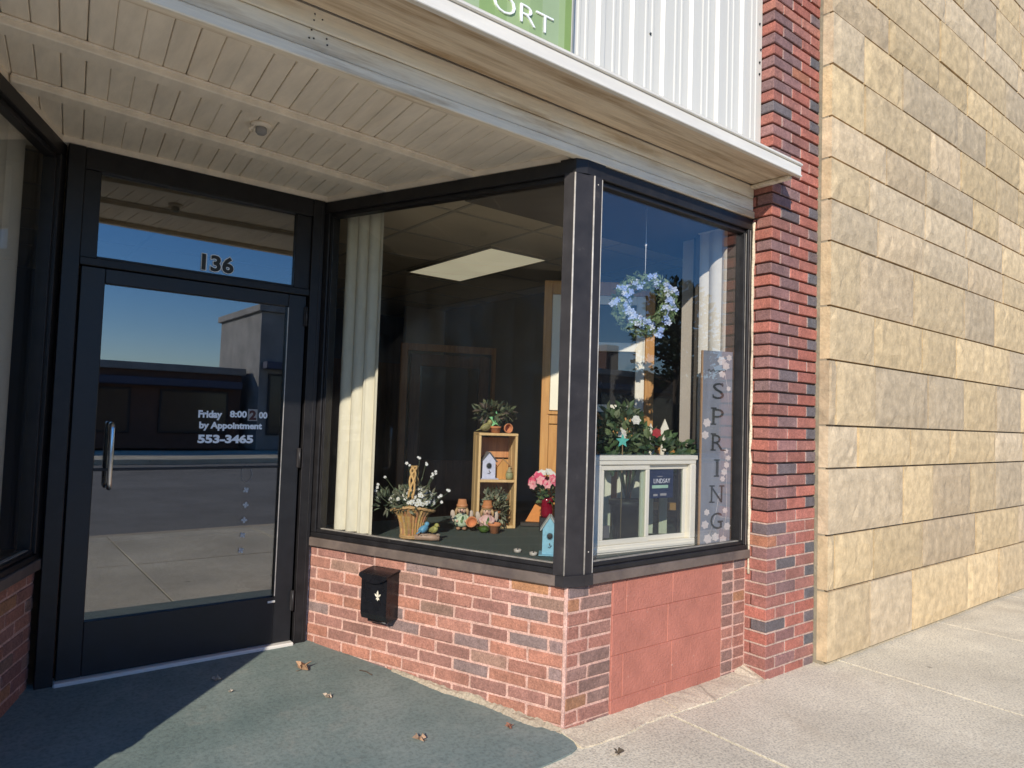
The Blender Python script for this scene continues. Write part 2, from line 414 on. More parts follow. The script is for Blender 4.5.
M['wicker'] = pmat('wicker', (1, 1, 1), 0.7, 0.25, 60, 0.6, 220, attr=True)
M['leafy'] = pmat('leaves', (1, 1, 1), 0.6, 0.2, 40, attr=True, trans=0.25)
M['petal'] = pmat('petals', (1, 1, 1), 0.7, 0.08, 40, attr=True, trans=0.25)
M['paintcol'] = pmat('painted ornament', (1, 1, 1), 0.55, 0.16, 45, 0.15, 150, attr=True)
M['terra'] = pmat('terracotta', (0.52, 0.2, 0.085), 0.85, 0.2, 30, 0.3, 150)
M['redglass'] = pmat('red glass', (0.2, 0.004, 0.02), 0.12, 0.1, 10, spec=0.8)
M['dryleaf'] = pmat('dry leaf', (1, 1, 1), 0.8, 0.3, 60, 0.4, 150, attr=True, trans=0.1)
M['signgreen'] = pmat('green sign panel', (1, 1, 1), 0.45, 0.06, 5, attr=True)
M['greyboard'] = pmat('grey weathered board', (0.2, 0.215, 0.25), 0.8, 0.22, 12, 0.3, 90, stretch=(1, 1, 0.2))
M['ink'] = pmat('dark grey ink', (0.03, 0.034, 0.036), 0.7, 0.15)
M['tan'] = pmat('tan edge', (0.4, 0.25, 0.14), 0.8, 0.15)
M['blossom'] = pmat('printed blossom', (0.58, 0.52, 0.5), 0.8, 0.12, 60)
M['navy'] = pmat('navy card', (0.006, 0.02, 0.065), 0.5, 0.1)
M['brickfar'] = pmat('brown brick', (0.15, 0.075, 0.05), 0.9, 0.3, 4)
M['plaster'] = pmat('grey plaster', (0.3, 0.29, 0.28), 0.9, 0.3, 1.5)
M['farwin'] = pmat('dark panes', (0.02, 0.024, 0.03), 0.15, 0.1)
M['bark'] = pmat('bark', (0.09, 0.065, 0.045), 0.95, 0.3, 12, 0.8, 30, stretch=(1, 1, 0.2))
M['chrome'] = pmat('steel', (0.6, 0.6, 0.6), 0.25, 0.1, metal=1.0)
M['gold'] = pmat('pale gilt', (0.85, 0.78, 0.62), 0.4, 0.1, metal=0.3)

# ---------------------------------------------------------------- bricks
MORT_P = (0.62, 0.375, 0.295)
MORT_T = (0.52, 0.36, 0.29)
def brick_col(rng, pal):
    c = rng.choices([p[0] for p in pal], [p[1] for p in pal])[0]
    k = rng.uniform(0.86, 1.14); h = rng.uniform(-0.012, 0.012)
    return tuple(max(0.01, x * k + (h if i == 0 else 0)) for i, x in enumerate(c))
PAL_L = [((0.40, 0.175, 0.115), 5), ((0.375, 0.17, 0.12), 4), ((0.31, 0.15, 0.115), 3), ((0.42, 0.195, 0.095), .7), ((0.255, 0.17, 0.15), 1.0), ((0.31, 0.18, 0.13), 1.0)]
PAL_R = [((0.33, 0.145, 0.105), 4), ((0.30, 0.145, 0.11), 4), ((0.26, 0.15, 0.12), 3.5), ((0.36, 0.17, 0.09), .8), ((0.2, 0.145, 0.135), 1.3)]
PAL_RED = [((0.41, 0.14, 0.1), 5), ((0.37, 0.135, 0.1), 4), ((0.33, 0.14, 0.11), 2), ((0.43, 0.175, 0.1), .6)]
PAL_PUR = [((0.28, 0.14, 0.125), 4), ((0.235, 0.135, 0.125), 3), ((0.16, 0.125, 0.125), 1.2), ((0.34, 0.14, 0.11), 2)]
PAL_DRK = [((0.13, 0.115, 0.12), 4), ((0.18, 0.13, 0.125), 2), ((0.34, 0.13, 0.095), 1.6)]

def brick_face(mb, fr, a0, a1, c0, c1, course, blen, joint, pal, rng, proud=0.005, off=lambda r: 0.0, mort=MORT_P, back=0.06, jit=0.0019, top=None):
    mb.box(fr, a0, a1, -back, 0.0, c0, c1, 0.0005, mort)
    r = 0; z = c1 if top is None else top
    while z > c0 + 0.004:
        zb = max(c0, z - course + joint)
        a = a0 - off(r) * blen
        while a < a1 - 0.006:
            x0, x1 = max(a0, a), min(a1, a + blen - joint)
            if x1 - x0 > 0.015 and z - zb > 0.008:
                pr = proud + rng.uniform(-0.0015, 0.0015)
                dz = rng.uniform(-0.0012, 0.0012)
                mb.box(fr, x0 + rng.uniform(0, .002), x1 - rng.uniform(0, .002), -0.02, pr, zb + dz, z + dz, 0.0032, brick_col(rng, pal), jit, rng)
            a += blen
        z -= course; r += 1

rng = random.Random(11)

# =============================================================== GROUND
mb = MB(); mb.box(WD, -60, 60, -60, 40, -0.5, -0.17, 0.001); tag(mb.build('ground', M['road']), kind='structure')
mb = MB()
for i in range(-14, 15):                                   # slabs with real joints
    x0 = 0.58 + i * 1.5
    for j in range(2):
        y1 = -0.0 - 0.0 if j == 0 else -1.62
        y0 = -1.612 if j == 0 else -3.2
        mb.box(WD, x0 + 0.007, x0 + 1.493, y0, y1, -0.13, -0.016 + rng.uniform(-0.001, 0.0015), 0.0015)
tag(mb.build('sidewalk', M['walk']), kind='structure')
mb = MB(); mb.box(WD, -22, 24, -3.21, 0.0, -0.15, -0.027, 0.001); tag(mb.build('ground', M['joint']), kind='structure')
mb = MB(); mb.box(WD, -60, 60, -3.36, -3.212, -0.3, -0.018, 0.015); tag(mb.build('kerb', M['apron']), kind='structure')
mb = MB(); mb.box(WD, -60, 60, -15.0, -3.362, -0.2, -0.14, 0.001); tag(mb.build('road', M['road']), kind='structure')
mb = MB(); mb.box(WD, -60, 60, -19.0, -15.0, -0.2, -0.01, 0.01); tag(mb.build('opposite_sidewalk', M['walk']), kind='structure')

# green painted entrance ramp, edge curving in to the brick corner
def rz(y): return max(-0.013, -0.011 + 0.121 * (y + 0.17) / 1.66)
edge = [(-2.62, -0.17), (-1.6, -0.168), (-0.9, -0.172), (-0.45, -0.168), (-0.3, -0.164), (-0.16, -0.156), (-0.085, -0.145), (-0.04, -0.128), (-0.022, -0.09), (-0.012, -0.045), (-0.004, -0.004)]
mb = MB()
top, rows = [], 14
xs = [(-2.62 + 2.62 * i / 40) for i in range(41)]
def front(x):
    for (xa, ya), (xb, yb) in zip(edge, edge[1:]):
        if xa <= x <= xb: return ya + (yb - ya) * (x - xa) / max(1e-6, xb - xa)
    return edge[-1][1]
xs = sorted(set(xs + [e[0] for e in edge]))
vs, fs = [], []
for x in xs:
    y0 = front(x); y1 = 1.53
    for j in range(rows + 1):
        y = y0 + (y1 - y0) * j / rows
        vs.append((x, y, rz(y)))
for i in range(len(xs) - 1):
    for j in range(rows):
        a = i * (rows + 1) + j
        fs.append([a, a + rows + 1, a + rows + 2, a + 1])
n0 = len(vs)
for x in xs: vs.append((x, front(x), -0.035))
for i in range(len(xs) - 1):
    fs.append([i * (rows + 1), n0 + i, n0 + i + 1, (i + 1) * (rows + 1)])
mb.add(vs, fs)
tag(mb.build('path', M['green'], recalc=False), kind='structure')

# sloped concrete apron at the foot of the street wall, broken into two pours
mb = MB()
pr = [(0.0, 0.010), (0.03, 0.006), (0.10, -0.003), (0.138, -0.0095), (0.142, -0.03), (0.0, -0.03)]
for x0, x1 in ((-0.02, 0.64), (0.646, 1.36)):
    n = 14; vs, fs = [], []
    for i in range(n + 1):
        x = x0 + (x1 - x0) * i / n
        for y, z in pr:
            k = 1 + (0.10 * math.sin(x * 9.0) + rng.uniform(-.04, .04) if 0 < y else 0)
            vs.append((x, -y * k, z + rng.uniform(-.002, .002)))
    m_ = len(pr)
    for i in range(n):
        for j in range(m_): fs.append([i * m_ + j, i * m_ + (j + 1) % m_, (i + 1) * m_ + (j + 1) % m_, (i + 1) * m_ + j])
    fs += [list(range(m_)), [n * m_ + j for j in range(m_)]]
    mb.add(vs, fs)
vs, fs = [], []                                            # low mound where the apron meets the pier
for i in range(9):
    for j in range(5):
        x = 1.22 + 0.2 * i / 8; y = -0.0 - 0.15 * j / 4
        vs.append((x, y, 0.055 * (1 - j / 4) * (1 - abs(i - 6) / 7) + rng.uniform(0, .005) - 0.019))
for i in range(8):
    for j in range(4): fs.append([i * 5 + j, (i + 1) * 5 + j, (i + 1) * 5 + j + 1, i * 5 + j + 1])
mb.add(vs, fs)
tag(mb.build('pavement', M['apron']), kind='structure')

# crumbling mortar fillet along the foot of the angled wall
mb = MB(); vs, fs = [], []
n = 60
for i in range(n + 1):
    s_ = 0.0 + 0.98 * i / n
    h = 0.018 * (0.55 + 0.45 * math.sin(s_ * 7 + 1) * math.sin(s_ * 23)) * (1.0 if s_ < .5 else max(.05, (.78 - s_) / .28)) + rng.uniform(0, .008)
    z = rz(max(-.12, s_ * .9274)) - (.012 if s_ < .1 else 0)
    w = (0.03 + 0.012 * math.sin(s_ * 11) + rng.uniform(-.004, .004)) * (1.0 if s_ < .6 else max(.5, (1 - s_) / .4))
    for b, c in ((0.004, z + h + .008), (0.014, z + h * 0.7 + .006), (w * .75, z + 0.012), (w + .01, z - 0.004)):
        vs.append(LF.p(s_, b, c + rng.uniform(-.003, .003)))
for i in range(n):
    for j in range(3): fs.append([i * 4 + j, i * 4 + j + 1, (i + 1) * 4 + j + 1, (i + 1) * 4 + j])
mb.add(vs, fs)
FILLET = mb

# =============================================================== SHOP BUILDING
shop = thing('shop_building', 'brick storefront with a dark framed angled bay window and white ribbed siding above', 'building', (-0.3, 1.0, 0))

FILLET.build('mortar_footing', M['rubble'], shop, False)
# ---- bulkhead under the bay
ZS = 0.638
mb = MB()
brick_face(mb, LF, 0.016, 1.615, -0.03, ZS, 0.0622, 0.2085, 0.0105, PAL_L, rng, 0.004, off=lambda r: (0.62 if r % 2 == 0 else 0.12) + 0.0)
mb.box(LF, -0.002, 0.016, -0.03, 0.006, 0.012, ZS, 0.004, (0.62, 0.38, 0.31), 0.0012, rng)      # smeared mortar up the corner
mb.box(LF, 1.6, 1.622, -0.03, 0.01, 0.1, ZS, 0.004, (0.6, 0.5, 0.44), 0.002, rng)
bw = mb.build('bulkhead_wall', M['brick'], shop); bw['label'] = 'low pink mortared brick wall under the angled window'
mb = MB()
brick_face(mb, RF, 0.004, 0.285, -0.03, ZS, 0.0622, 0.2085, 0.0105, PAL_R, rng, 0.004, off=lambda r: (0.35 if r % 2 == 0 else 0.62))
mb.build('bulkhead_wall', M['brick'], shop); mb = MB()
brick_face(mb, RF, 1.165, 1.39, -0.03, ZS, 0.0622, 0.112, 0.0105, PAL_R, rng, 0.004, off=lambda r: (0.0 if r % 2 == 0 else 0.03))
mb.build('bulkhead_wall', M['brick'], shop)
mb = MB()                                                   # salmon painted block infill
ZS0 = 0.617
xs_ = {0: [0.29, 0.385, 0.735, 1.16], 1: [0.29, 0.70, 1.16], 2: [0.29, 0.37, 0.735, 1.16], 3: [0.29, 0.69, 1.16]}
zz = [0.632, 0.468, 0.276, 0.072, -0.03]
mb.box(RF, 0.286, 1.164, -0.06, 0.0004, -0.03, 0.632, 0.001)
for r in range(4):
    for a, b in zip(xs_[r], xs_[r][1:]):
        mb.box(RF, a + .0015, b - .0015, -0.03, 0.004 + rng.uniform(0, .001), zz[r + 1] + .0015, zz[r] - .0015, 0.003, None, 0.0006, rng)
mb.build('block_panel', M['panel'], shop)

# ---- brick pier
PX0, PX1, PY = 1.389, 1.904, -0.135
mb = MB()
mb.box(WD, PX0 + .02, PX1 - .004, PY + .02, 0.36, -0.05, 5.0, 0.001, (0.2, 0.13, 0.1))  # recess mortar coloured darker to deepen the joint shadows
z, r = -0.03, 0
while z < 5.0:
    c0, c1 = z, z + 0.0566
    rk = 0.0 if z > 0.85 else 0.0075                          # joints struck nearly flush low down
    if z > 3.82: c = [(0.42, .15, .1)] * 4
    kinds = (PAL_PUR, PAL_RED, PAL_DRK, PAL_RED) if r % 2 == 0 else (PAL_RED, PAL_PUR, PAL_RED, PAL_RED)
    cols = [brick_col(rng, p_) for p_ in kinds]
    if abs(z + .03 - 57 * .0677) < .03:                       # soldier band near the top of the view
        cols = [(0.42, .17, .12)] * 4
    j = 0.0095
    if r % 2 == 0: sp = [(PX0, PX0 + .206 - j), (PX0 + .206, PX0 + .412 - j), (PX0 + .412, PX1)]
    else: sp = [(PX0, PX0 + .103 - j), (PX0 + .103, PX0 + .309 - j), (PX0 + .309, PX1)]
    for k, (x0, x1) in enumerate(sp):
        d = rng.uniform(-.0015, .0015)
        dep = .097 if r % 2 == 0 or k else .2
        mb.box(WD, x0 + (rng.uniform(-.001, .001)), x1 + (rng.uniform(-.0015, .0005) if k < 2 else 0), PY + d, PY + dep, c0, c1, 0.0035, cols[k], 0.0011, rng)
    if r % 2 == 0:
        mb.box(WD, PX0 + rng.uniform(-.001, .001), PX0 + .1, PY + .107, PY + .31, c0, c1, 0.0035, cols[3], 0.001, rng)
    if rk:                                                    # fuller mortar at the foot
        mb.box(WD, PX0 + .004, PX1 - .002, PY + .004, PY + .15, c1 + .0006, c1 + .0105, 0.001, MORT_T, .0006, rng)
    for (x0, x1), (x2, x3) in zip(sp, sp[1:]):
        mb.box(WD, x1 - .002, x2 + .002, PY + .004, PY + .09, c0, c1, 0.001, MORT_T, .0006, rng)
    z += 0.0677; r += 1
mb.build('brick_pier', M['brick'], shop)
mb = MB(); mb.tube([(1.384, -0.022 + rng.uniform(-.004, .004), .55 + i * .07) for i in range(30)], [0.008 + rng.uniform(-.003, .003) for _ in range(30)], 6)
mb.build('caulk_bead', M['apron'], shop)

# ---- window frames (angled face, street face)
ZT = 2.60
def window(fr, a0, a1, ga0, ga1, glass, jambs=(True, True)):
    mb = MB()
    mb.box(fr, a0, a1, -0.05, 0.02, 0.688, 0.714, 0.003)                       # bottom rail
    mb.box(fr, a0, a1, -0.05, 0.008, 0.714, 0.732, 0.003)
    mb.box(fr, a0, a1, -0.05, 0.018, 2.535, ZT - .001, 0.003)                 # head
    mb.box(fr, a0, a1, -0.05, -0.002, 2.512, 2.535, 0.002)
    if jambs[0]:
        mb.box(fr, a0, ga0 - .012, -0.05, 0.019, 0.7145, 2.5345, 0.003); mb.box(fr, ga0 - .012, ga0 + .006, -0.05, 0.004, 0.732, 2.512, 0.002)
    if jambs[1]:
        mb.box(fr, ga1 + .012, a1, -0.05, 0.019, 0.7145, 2.5345, 0.003); mb.box(fr, ga1 - .006, ga1 + .012, -0.05, 0.004, 0.732, 2.512, 0.002)
    w = mb.build('window', M['bronze'], shop)
    mb = MB(); mb.box(fr, ga0 + .004, ga1 - .004, -0.031, -0.024, 0.732, 2.513, 0.0005); mb.build('pane', glass, w)
    mb = MB()
    mb.box(fr, ga0 + .006, ga1 - .006, -0.022, -0.003, 0.7325, 0.7375, 0.001)     # worn silver glazing stop
    mb.build('glazing_bead', M['bead'], w)
    return w
wl = window(LF, 0.06, 1.618, 0.075, 1.545, M['glass'], (False, True)); wl['label'] = 'angled shop window beside the door'
wr = window(RF, 0.125, 1.387, 0.14, 1.328, M['glass_r'], (False, True)); wr['label'] = 'street facing shop window'
mb = MB(); mb.box(RF, 1.332, 1.337, 0.0045, 0.0075, 0.739, 2.51, 0.001); mb.box(RF, 1.355, 1.359, 0.0195, 0.021, 0.715, 2.53, 0.0008)
mb.build('jamb_trim', M['bead'], wr)
mb = MB(); mb.box(LF, 1.548, 1.552, 0.0045, 0.0065, 0.739, 2.51, 0.0008); mb.box(LF, 1.614, 1.6185, 0.0195, 0.0215, 0.715, 2.53, 0.0008)
mb.build('jamb_trim', M['bronze2'], wl)

# sills: one sheet metal nosing per face, with a lead patch round the corner
mb = MB(); mb.box(LF, 0.03, 1.63, -0.05, 0.032, ZS + .001, 0.687, 0.004); mb.build('sill', M['sill'], wl)
mb = MB(); mb.box(RF, 0.06, 1.387, -0.05, 0.032, ZS + .001, 0.687, 0.004); mb.build('sill', M['sill'], wr)

# corner post: three facets with bare aluminium edges
pl = lambda s, o: tuple((DL * s + V((-DL.y, DL.x, 0)) * o)[:2])
A0, A1 = pl(0.066, 0.024), pl(0.010, 0.024)
B0, B1 = (0.074, -0.024), (0.128, -0.024)
mb = MB(); mb.prism(WD, [A0, A1, B0, B1, (0.128, 0.05), pl(0.066, -0.05)], 0.687, 2.537)
post = mb.build('corner_post', M['bronze2'], shop)
mb = MB(); mb.prism(WD, [pl(0.05, 0.034), pl(0.006, 0.036), (0.07, -0.036), (0.125, -0.034), (0.1, 0.05), pl(0.05, -0.05)], ZS + .002, 0.690)
mb.build('post_base', M['bronze2'], post)
mb = MB()
for p, q, w in ((A1, B0, 0), (B0, B1, 0)):
    x, y = (V(p) if w == 0 else V(q))
    d = V((x - 0.03, y - 0.05, 0)).normalized()
    mb.tube([(x + d.x * .001, y + d.y * .001, 0.691), (x + d.x * .001, y + d.y * .001, 2.536)], 0.0042, 6)
x, y = B1; mb.box(WD, x - .003, x + .0015, y - .001, y + .003, 0.692, 2.53, 0.0005)
mb.build('edge_trim', M['alu'], post)
mb = MB(); mb.prism(WD, [pl(0.09, 0.02), pl(0.008, 0.021), (0.03, -0.021), (0.15, -0.02), (0.14, 0.05), pl(0.09, -0.05)], 2.538, ZT + .005)
mb.build('head_cap', M['bronze'], post)
for i, (xx, zz_) in enumerate(((0.10, 2.5), (0.10, 0.79))):
    mb = MB(); mb.ell(Fr((xx, -0.0245, zz_), (1, 0, 0), (0, 0, 1), (0, -1, 0)), .004, .004, .0015, 8, 4)
    mb.build('screw', M['alu'], post)

# ---- door wall
mb = MB()
mb.box(DF, -0.685, -0.618, -0.03, 0.03, 0.10, 2.60, 0.003)                       # right jamb
mb.box(DF, -1.87, -1.80, -0.03, 0.03, 0.10, 2.60, 0.003)
mb.box(DF, -1.80, -0.685, -0.03, 0.026, 2.5, 2.60, 0.003)                       # head
mb.box(DF, -1.80, -0.685, -0.03, 0.022, 2.045, 2.082, 0.003)                      # transom bar
mb.box(DF, -0.775, -0.685, -0.03, 0.012, 2.082, 2.5, 0.003); mb.box(DF, -1.80, -1.73, -0.03, 0.012, 2.082, 2.5, 0.003)
mb.box(DF, -1.73, -0.775, -0.03, 0.008, 2.082, 2.095, 0.002)
dframe = mb.build('door_frame', M['bronze'], shop)
mb = MB(); mb.box(DF, -0.687, -0.682, 0.0305, 0.033, 0.12, 2.57, 0.001); mb.box(DF, -0.640, -0.636, 0.0305, 0.0325, 0.12, 2.57, 0.001)
mb.build('edge_trim', M['bronze2'], dframe)
mb = MB(); mb.box(DF, -1.73, -0.775, -0.014, -0.008, 2.095, 2.5, 0.0005); tr = mb.build('transom_pane', M['glass_d'], dframe)
nb_ = text('house_number', '136', DF.at(-1.262, -0.0055, 2.112), 0.112, M['letter'], dframe, bold=0.0075, width=0.166)
text('number_face', '136', DF.at(-1.259, -0.0035, 2.112), 0.112, M['ink'], nb_, bold=0.0035, width=0.16)
door = None
mb = MB()
mb.box(DF, -0.80, -0.70, -0.03, 0.015, 0.125, 2.04, 0.003)                        # stiles
mb.box(DF, -1.79, -1.69, -0.03, 0.015, 0.125, 2.04, 0.003)
mb.box(DF, -1.69, -0.80, -0.03, 0.0145, 1.97, 2.04, 0.003)                        # top rail
mb.box(DF, -1.69, -0.80, -0.03, 0.0145, 0.125, 0.375, 0.003)                      # bottom rail
mb.box(DF, -1.69, -0.805, -0.03, 0.004, 1.075, 1.088, 0.002)
door = mb.build('door', M['black'], shop); door['label'] = 'black framed glass shop door with white lettering'
mb = MB(); mb.box(DF, -1.69, -0.80, -0.012, -0.006, 0.375, 1.97, 0.0005); mb.build('door_pane', M['glass_d'], door)
mb = MB()
for zz_ in (0.29, 1.075, 1.87):
    hb = MB(); hb.box(DF, -0.712, -0.69, 0.012, 0.03, zz_, zz_ + 0.11, 0.004)
    hb.tube([DF.p(-0.701, 0.03, zz_), DF.p(-0.701, 0.03, zz_ + .11)], 0.007, 8)
    hb.build('hinge', M['bronze2'], door)
hb = MB(); hb.tube([DF.p(-1.63, 0.016, 1.0), DF.p(-1.63, 0.07, 1.0), DF.p(-1.63, 0.075, 1.02), DF.p(-1.63, 0.075, 1.28), DF.p(-1.63, 0.07, 1.3), DF.p(-1.63, 0.016, 1.3)], 0.011, 8)
hb.build('pull_handle', M['chrome'], door)
hb = MB(); hb.box(DF, -0.835, -0.795, 0.0155, 0.018, 0.345, 0.357, 0.001); hb.build('sticker', M['white'], door)
hb = MB(); hb.box(DF, -0.802, -0.797, 0.0152, 0.0172, 0.38, 1.965, 0.0005); hb.build('edge_trim', M['alu'], door)
L0 = lambda a, c: DF.at(a, -0.0045, c)
text('lettering', 'Friday', L0(-1.235, 1.343), 0.05, M['letter'], door, bold=0.0022, width=0.118)
text('lettering', '8:00', L0(-1.078, 1.348), 0.046, M['letter'], door, bold=0.0018, width=0.088)
text('lettering', '00', L0(-0.926, 1.346), 0.046, M['letter'], door, bold=0.0018, width=0.046)
text('lettering', 'by Appointment', L0(-1.228, 1.287), 0.046, M['letter'], door, bold=0.002, width=0.322)
text('lettering', '553-3465', L0(-1.232, 1.212), 0.056, M['letter'], door, bold=0.0026, width=0.282)
hb = MB(); hb.box(DF, -0.985, -0.934, -0.0055, -0.004, 1.33, 1.393, 0.0004); hb.build('patch', M['plaster'], door)
text('lettering', '2', DF.at(-0.978, -0.0035, 1.338), 0.066, pmat('dark red ink', (0.06, 0.012, 0.012), .6), door, bold=0.003, width=0.038)
for i, (a, c) in enumerate(((-0.975, .96), (-0.972, .88), (-0.976, .80), (-0.98, .72), (-0.985, .64))):   # string of small window ornaments
    hb = MB(); hb.flower(DF.p(a, -0.005, c), (0, -1, 0), 0.017, (0.8, 0.8, 0.78), petals=4, rng=rng); hb.build('window_charm', M['petal'], door)
hb = MB(); hb.tube([DF.p(-0.975 - .028 * math.sin(t / 12 * 6.283), -0.005, 1.0 + 0.045 - .045 * math.cos(t / 12 * 6.283)) for t in range(13)], 0.0014, 5)
hb.build('charm_ring', M['plaster'], door)
mb = MB(); mb.box(DF, -1.80, -0.69, -0.05, 0.05, 0.09, 0.122, 0.006); mb.build('threshold', M['white'], shop)

# ---- opposite bay (left of the door)
mb = MB(); brick_face(mb, ML, -0.0, 1.615, -0.02, ZS, 0.0622, 0.2085, 0.0105, PAL_L, rng, 0.004, off=lambda r: 0.62 if r % 2 == 0 else 0.12)
MR = Fr((-2.5, 0, 0), (-1, 0, 0), (0, -1, 0))
mb.build('bulkhead_wall', M['brick'], shop); mb = MB()
brick_face(mb, MR, 0.0, 1.4, -0.02, ZS, 0.0622, 0.2085, 0.0105, PAL_L, rng, 0.004, off=lambda r: 0.35 if r % 2 == 0 else 0.8)
mb.build('bulkhead_wall', M['brick'], shop)
wm = window(ML, 0.03, 1.63, 0.1, 1.55, M['glass']); wm2 = window(MR, 0.06, 1.4, 0.1, 1.34, M['glass_r'])
mb = MB(); mb.box(ML, 0.0, 1.63, -0.05, 0.032, ZS + .001, 0.687, 0.004); mb.build('sill', M['sill'], wm)
mb = MB(); mb.box(MR, 0.0, 1.42, -0.05, 0.0325, ZS + .001, 0.687, 0.004); mb.build('sill', M['sill'], wm2)
mb = MB(); mb.prism(WD, [(-2.5 - p[0], p[1]) for p in (A0, A1, B0, B1, (0.128, 0.05), pl(0.066, -0.05))], 0.687, 2.599); mb.build('corner_post', M['bronze2'], shop)

# ---- canopy: beadboard ceiling, battens, lintel boards, soffit, fascia
mb = MB()
k = V((0.10, 1, 0)).normalized()
BF = Fr((0, 0.0, 0), (1, 0, 0), k)
x = -3.0
while x < 0.2:
    mb.box(BF, x + rng.choice((.0003, .0008, .002, .0034)), x + 0.0792, 0.02, 1.6, 2.6325 + rng.uniform(0, .0014), 2.65, 0.003)
    x += 0.0795
mb.box(WD, -3.0, 0.3, 0.02, 1.6, 2.653, 2.658, 0.001)
pc = mb.build('porch_ceiling', M['ceilpaint'], shop)
for f, a0, a1 in ((LF, 0.05, 1.64), (ML, 0.05, 1.64), (DF, -1.9, -0.6)):
    mb = MB(); mb.box(f, a0, a1, -0.06, 0.012 if f is not DF else 0.022, 2.6012, 2.634, 0.003); mb.build('edge_board', M['ceilpaint'], pc)
for (xa, ya), (xb, yb), w, h in (((-2.32, 0.455), (-0.19, 0.585), 0.085, 0.034), ((-2.12, 0.935), (-0.40, 1.105), 0.085, 0.034)):
    d = V((xb - xa, yb - ya, 0)); f = Fr((xa, ya, 0), d, (-d.y, d.x, 0))
    mb = MB(); mb.box(f, 0, d.length, -w / 2, w / 2, 2.602, 2.6322, 0.004)
    mb.box(f, 0, d.length, -w / 2 - .014, w / 2 + .014, 2.6235, 2.6321, 0.003)
    mb.build('batten', M['ceilpaint'], pc)
mb = MB()
for c0, c1, b in ((2.604, 2.645, 0.026), (2.648, 2.722, 0.016), (2.725, 2.80, 0.018)):
    mb.box(WD, -4.2, 1.388, -b, 0.02, c0, c1, 0.004)
mb.box(WD, -4.2, 1.388, -0.006, 0.0195, 2.6045, 2.82, 0.001)
lt = mb.build('lintel_board', M['lintel'], shop)
for a, c in ((-1.30, 2.775), (-1.272, 2.765), (-1.302, 2.752), (-1.309, 2.715), (-1.316, 2.684), (-1.300, 2.688), (-1.253, 2.703), (-1.250, 2.682)):   # old nail holes
    mb = MB(); mb.ell(Fr((a, -0.0175, c), (1, 0, 0), (0, 0, 1), (0, 1, 0)), .0036, .0036, .003, 6, 4)
    mb.build('nail_hole', M['gasket'], lt)
mb = MB()
SF = Fr((0, -0.02, 2.802), (1, 0, 0), (0, -1, -0.02))
for b0, b1 in ((0.0, 0.1295), (0.1305, 0.262)):
    mb.box(SF, -4.2, 1.387, b0, b1, 0.0, 0.014, 0.003)
mb.build('soffit', M['soffit'], shop)
mb = MB(); mb.box(WD, 1.352, 1.39, -0.255, -0.02, 2.778, 2.797, 0.003); mb.build('soffit_end_strip', M['lintel'], shop)
mb = MB()
mb.box(WD, -4.2, 1.408, -0.300, -0.284, 2.79, 2.846, 0.003)
mb.box(WD, -4.2, 1.408, -0.306, -0.28, 2.785, 2.797, 0.003)
mb.box(WD, -4.2, 1.410, -0.310, -0.27, 2.846, 2.860, 0.004)
mb.build('fascia', M['white'], shop)
mb = MB(); pts = [(-0.30, 2.861), (-0.302, 2.866), (-0.056, 2.95), (-0.056, 2.84), (-0.27, 2.84)]
vs = [(x, y, z_) for x in (-4.2, 1.40) for y, z_ in pts]
mb.add(vs, [[i, (i + 1) % 5, 5 + (i + 1) % 5, 5 + i] for i in range(5)] + [list(range(5)), list(range(5, 10))])
mb.build('ledge_flashing', M['white'], shop)

# ---- ribbed siding above
prof = []
x = -4.2 + 0.006
P0 = 0.054 - 0.228 * 19
for i in range(26):
    b = P0 + i * 0.228
    for dx, dy in ((-0.030, 0), (-0.016, 0.015), (0.016, 0.015), (0.030, 0), (0.078, 0), (0.084, 0.0035), (0.096, 0.0035), (0.102, 0), (0.126, 0), (0.132, 0.0035), (0.144, 0.0035), (0.150, 0)):
        if -4.2 < b + dx < 1.386: prof.append((b + dx, dy))
prof = [(-4.2, 0)] + prof + [(1.386, 0), (1.3865, -0.054)]
mb = MB(); vs, fs = [], []
for x, d in prof: vs += [(x, -0.056 - d, 2.93), (x, -0.056 - d, 5.2)]
for i in range(len(prof) - 1): fs.append([2 * i, 2 * i + 2, 2 * i + 3, 2 * i + 1])
mb.add(vs, fs); sd = mb.build('ribbed_siding', M['siding'], shop)
for x, z_ in ((0.40, 3.33), (1.36, 3.45), (1.355, 3.75), (1.36, 3.52), (1.37, 3.6)):
    mb = MB(); mb.ell(Fr((x, -0.060, z_), (1, 0, 0), (0, 0, 1), (0, -1, 0)), .007, .007, .005, 8, 4); mb.build('screw', M['ink'], sd)
mb = MB(); mb.box(WD, -4.2, 1.388, 0.0, 0.2, 2.83, 5.2, 0.001); mb.box(WD, -4.2, 1.9, 0.2, 5.5, 2.66, 2.9, .001); mb.box(WD, 1.40, 1.9, 0.36, 0.5, 0, 5.2, .001)
mb.build('upper_wall', M['wall_in'], shop)

